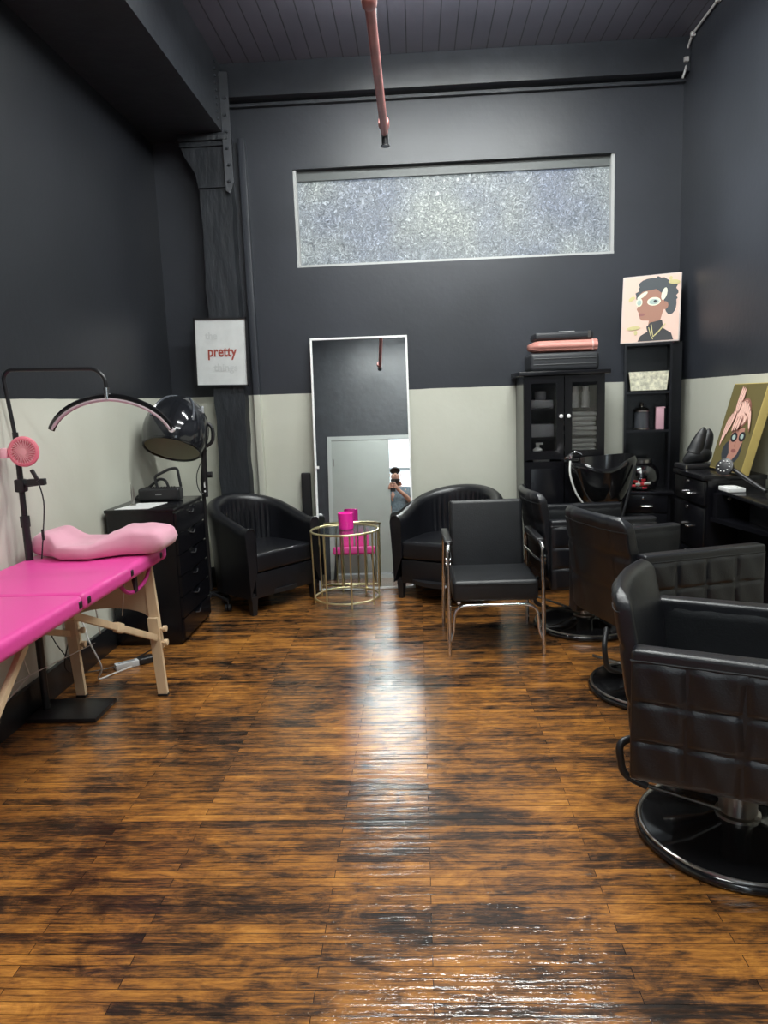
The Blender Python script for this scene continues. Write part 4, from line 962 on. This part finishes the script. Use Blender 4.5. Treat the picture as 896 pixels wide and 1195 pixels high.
bm = new(); tube(bm, [(.035, -.02, 1.13), (.0, 0, .92), (.0, 0, .14)], .014, 12); tube(bm, [(.03, -.02, 1.15), (.012, 0, .80)], .019, 10); lathe(bm, [(0, 0), (.02, 0), (.02, .03), (0, .03)], (.04, 0, .95), 12, Ry(PI/2)); obj('pole', bm, blackmetal, hd)
bm = new(); box(bm, (.018, -.022, .89), (.008, .004, .05)); lathe(bm, [(0, 0), (.007, 0), (0, .004)], (.018, -.024, .84), 8, Rx(PI/2)); obj('height_scale', bm, white, hd)
for k in range(5):
    a = math.radians([-88, -22, 68, 140, 215][k]); L = .17 if k != 1 else .14
    bm = new(); tube(bm, [(0, 0, .12), (L*.5*math.cos(a), L*.5*math.sin(a), .10), (L*math.cos(a), L*math.sin(a), .075)], .012, 8); lg_ = obj('base_leg', bm, blackmetal, hd)
    bm = new(); c = (L*math.cos(a), L*math.sin(a), .0255)
    for s in (-.012, .012): lathe(bm, [(0, -.007), (.0255, -.007), (.0255, .007), (0, .007)], (c[0]+s, c[1], c[2]), 16, Ry(PI/2))
    tube(bm, [(c[0], c[1], .03), (c[0], c[1], .078)], .006, 8)
    cs = sub('caster', bm, blackpl, lg_)
bm = new(); tube(bm, smooth_path([(.05, -.01, 1.12), (-.03, -.02, .96), (-.02, -.02, .84), (.03, -.01, .82)], 6), .0035, 6); obj('power_cord', bm, blackpl, hd)

# ================================================================ LEFT WALL OUTLET, CABLES, POWER STRIP
ot = thing('wall_outlet', 'white wall outlet box with plugs and raceway on the left wall under the massage table', 'outlet', (XL, 3.6, 0))
bm = new(); box(bm, (.012, 0, .36), (.024, .09, .12), bev=.004); obj('cover', bm, white, ot)
bm = new(); box(bm, (.008, 0, .225), (.016, .07, .15)); obj('raceway', bm, mat('pale_raceway', (.62, .63, .60), .5), ot)
bm = new()
for y in (-.018, .02): box(bm, (.04, y, .365), (.035, .03, .035), bev=.005)
obj('plug', bm, white, ot)
wc = mat('white_cord', (.72, .72, .70), .45)
bm = new(); tube(bm, smooth_path([(.045, 3.62-3.6, .39), (.09, .0, .30), (.16, -.10, .24), (.20, -.08, .10), (.15, -.02, .012), (.20, .07, .008), (.27, .13, .02)], 8), .0045, 7)
one('strip_cord', bm, wc, 'white power cord running from the wall outlet down to the power strip', 'cord', (XL, 3.60, 0))
bm = new(); tube(bm, smooth_path([(.0, 0, .50), (.06, -.05, .44), (.10, -.08, .30), (.07, 0, .16)], 8), .004, 7); one('loop_cord', bm, wc, 'white cord curling beside the far inner leg of the massage table', 'cord', (-1.73, 3.52, .12))
bm = new(); tube(bm, smooth_path([(.05, 0, .38), (.07, -.10, .28), (.04, -.12, .12), (.06, .05, .03), (.2, .25, .006), (.30, .62, .006)], 8), .0035, 7); one('floor_cord', bm, blackpl, 'black cord running from the wall outlet along the floor to the drawer cabinet', 'cord', (XL, 3.58, 0))
pw = thing('power_strip', 'white and black power strip lying on the floor under the massage table', 'power strip', (-1.62, 3.79, 0), math.radians(38))
bm = new(); box(bm, (-.03, 0, .017), (.13, .045, .033), bev=.006); obj('strip_body', bm, mat('light_grey_plastic', (.55, .56, .57), .4), pw)
bm = new(); box(bm, (.075, 0, .02), (.09, .055, .038), bev=.012, seg=3); obj('adapter', bm, blackpl, pw)
bm = new(); box(bm, (-.03, .0, .035), (.09, .02, .003)); obj('socket_panel', bm, mat('mid_grey_plastic', (.25, .26, .27), .5), pw)

# ================================================================ PINK CHAIR BESIDE THE DOOR (seen in the mirror)
PCS = 1.3
pc = thing('pink_chair', 'pink padded chair with thin dark legs beside the grey door, seen in the mirror', 'chair', (-.60, .42, 0), PI); pc.scale = (1.3, 1, 1)
bm = new(); box(bm, (0, 0, .41), (.46, .42, .11), bev=.03, seg=4); obj('seat', bm, pinkM, pc, 50)
for s in (-1, 1):
    bm = new(); box(bm, (s*.085, .19, .60), (.155, .06, .26), bev=.025, seg=4); obj('backrest', bm, pinkM, pc, 50)
    for y in (-.17, .17):
        bm = new(); tube(bm, [(s*.19, y, .36), (s*.22, y*1.15, 0)], .009, 8, rads=[.011, .008]); obj('leg', bm, blackmetal, pc)

# ================================================================ THE PERSON IN THE DOORWAY
pe = thing('person', 'bearded person in a grey shirt peeking round the grey door, holding up a phone', 'person', (.09, -.36, 0)); pe.scale = (1, 1, .95)
def skin(name, V, E, m, parent, root=0, lvl=2):
    me = bpy.data.meshes.new(name); me.from_pydata([v[0] for v in V], E, []); me.materials.append(m)
    o = bpy.data.objects.new(name, me); COL.objects.link(o); o.parent = parent
    md = o.modifiers.new('skin', 'SKIN'); md.use_smooth_shade = True
    sv = me.skin_vertices[0].data
    for i, v in enumerate(V):
        r = v[1]; sv[i].radius = r if isinstance(r, tuple) else (r, r); sv[i].use_root = (i == root)
    s = o.modifiers.new('sub', 'SUBSURF'); s.levels = lvl; s.render_levels = lvl
    return o
skinM = mat('skin', (.55, .30, .22), .5); shirtM = mat('grey_blue_shirt', (.14, .18, .21), .8, var=.3, vscale=40); trM = mat('dark_trousers', (.03, .035, .05), .8)
V = [((0, 0, .95), (.15, .10)), ((0, .01, 1.18), (.14, .10)), ((0, .01, 1.38), (.17, .10)), ((-.01, .03, 1.47), .06), ((-.03, .06, 1.545), .055), ((-.04, .08, 1.61), (.075, .09)), ((-.04, .08, 1.69), (.072, .085)),
     ((.19, .0, 1.40), .055), ((.24, .02, 1.15), .045), ((.10, .20, 1.30), .036), ((-.02, .29, 1.40), .026), ((-.045, .315, 1.43), .03),
     ((-.19, .02, 1.40), .055), ((-.27, .06, 1.16), .045), ((-.20, .20, 1.28), .036), ((-.155, .28, 1.39), .026), ((-.135, .315, 1.43), .03),
     ((.09, 0, .88), .09), ((.10, .02, .50), .06), ((.10, 0, .09), .04), ((.10, .10, .04), .035), ((-.09, 0, .88), .09), ((-.10, .02, .50), .06), ((-.10, 0, .09), .04), ((-.10, .10, .04), .035)]
E = [(0, 1), (1, 2), (2, 3), (3, 4), (4, 5), (5, 6), (2, 7), (7, 8), (8, 9), (9, 10), (10, 11), (2, 12), (12, 13), (13, 14), (14, 15), (15, 16), (0, 17), (17, 18), (18, 19), (19, 20), (0, 21), (21, 22), (22, 23), (23, 24)]
for hnd, bx, sg in ((11, -.045, -1), (16, -.135, 1)):
    b = Vector(V[hnd][0])
    for k in range(4):
        i0 = len(V); zz = -.02+.022*k; l = [.9, 1, .95, .75][k]
        V += [(tuple(b+Vector((sg*.004, .022, zz+.01))), .0095), (tuple(b+Vector((sg*.028*l, .040, zz+.012))), .0088), (tuple(b+Vector((sg*.048*l, .030, zz+.012))), .0075)]
        E += [(hnd, i0), (i0, i0+1), (i0+1, i0+2)]
    i0 = len(V); V += [(tuple(b+Vector((sg*.012, -.012, .03))), .010), (tuple(b+Vector((sg*.03, -.016, .045))), .008)]; E += [(hnd, i0), (i0, i0+1)]
skin('body', V, E, skinM, pe)
VS = [((0, 0, .84), (.19, .14)), ((0, .01, 1.18), (.155, .115)), ((0, .01, 1.385), (.185, .115)), ((-.005, .025, 1.455), .07), ((.20, .0, 1.405), .07), ((.235, .01, 1.24), .065), ((-.20, .02, 1.405), .07), ((-.255, .045, 1.25), .065)]
skin('shirt', VS, [(0, 1), (1, 2), (2, 3), (2, 4), (4, 5), (2, 6), (6, 7)], shirtM, pe)
VT = [((0, 0, .98), (.175, .125)), ((.09, 0, .86), .105), ((.10, .02, .50), .075), ((.10, 0, .10), .06), ((-.09, 0, .86), .105), ((-.10, .02, .50), .075), ((-.10, 0, .10), .06)]
skin('trousers', VT, [(0, 1), (1, 2), (2, 3), (0, 4), (4, 5), (5, 6)], trM, pe)
for s in (-1, 1):
    bm = new(); box(bm, (s*.10, .05, .04), (.10, .28, .08), bev=.03, seg=3); obj('shoe', bm, blackpl, pe)
hr = mat('dark_brown_hair', (.03, .02, .016), .7, bump=.4, bscale=120)
def cap(name, c, r, zmin, zmax, ysign, m, ymax):
    bm = new(); q = bmesh.ops.create_uvsphere(bm, u_segments=32, v_segments=24, radius=1)
    for v in q['verts']: v.co = Vector((v.co.x*r[0], v.co.y*r[1], v.co.z*r[2]))
    rm = [v for v in bm.verts if (v.co.z < .045+.45*v.co.y if ymax > 5 else not (zmin <= v.co.z <= zmax and (v.co.y*ysign <= ymax)))]
    bmesh.ops.delete(bm, geom=rm, context='VERTS'); xf(bm.verts, Matrix.Translation(Vector(c)))
    o = obj(name, bm, m, pe); sd = o.modifiers.new('thick', 'SOLIDIFY'); sd.thickness = .012; sd.offset = 0; return o
cap('hair', (-.04, .080, 1.672), (.084, .100, .112), .0, 1, 1, hr, 9)
cap('beard', (-.04, .092, 1.605), (.074, .090, .095), -1, -.02, -1, hr, -.0)
bm = new()
for s in (-1, 1): lathe(bm, [(0, -.012), (.009, -.007), (.012, 0), (.009, .007), (0, .012)], (-.04+s*.031, .158, 1.668), 10)
obj('eye', bm, [mat('eye_dark', (.02, .015, .01), .2)], pe)
bm = new(); tube(bm, [(-.04, .160, 1.672), (-.04, .182, 1.638), (-.04, .166, 1.63)], .012, 8, rads=[.007, .013, .008]); obj('nose', bm, skinM, pe)
bm = new(); tube(bm, [(-.062, .166, 1.605), (-.04, .174, 1.602), (-.018, .166, 1.605)], .005, 6); obj('mouth', bm, mat('lip_tone', (.4, .15, .13), .5), pe)
bm = new()
for s in (-1, 1): box(bm, (-.04+s*.082, .07, 1.655), (.014, .032, .055), bev=.006, seg=3)
obj('ear', bm, skinM, pe)
ph_ = thing('phone', 'black phone held upright in the hands of the person, seen in the mirror', 'phone', (0, -.02, 1.365))
bm = new(); box(bm, (0, 0, 0), (.076, .008, .155), bev=.003); obj('phone_body', bm, blackpl, ph_)
bm = new(); lathe(bm, [(0, 0), (.009, 0), (.009, .002), (0, .0022)], (0, .0035, .055), 12, Rx(-PI/2)); obj('lens', bm, blackgloss, ph_)
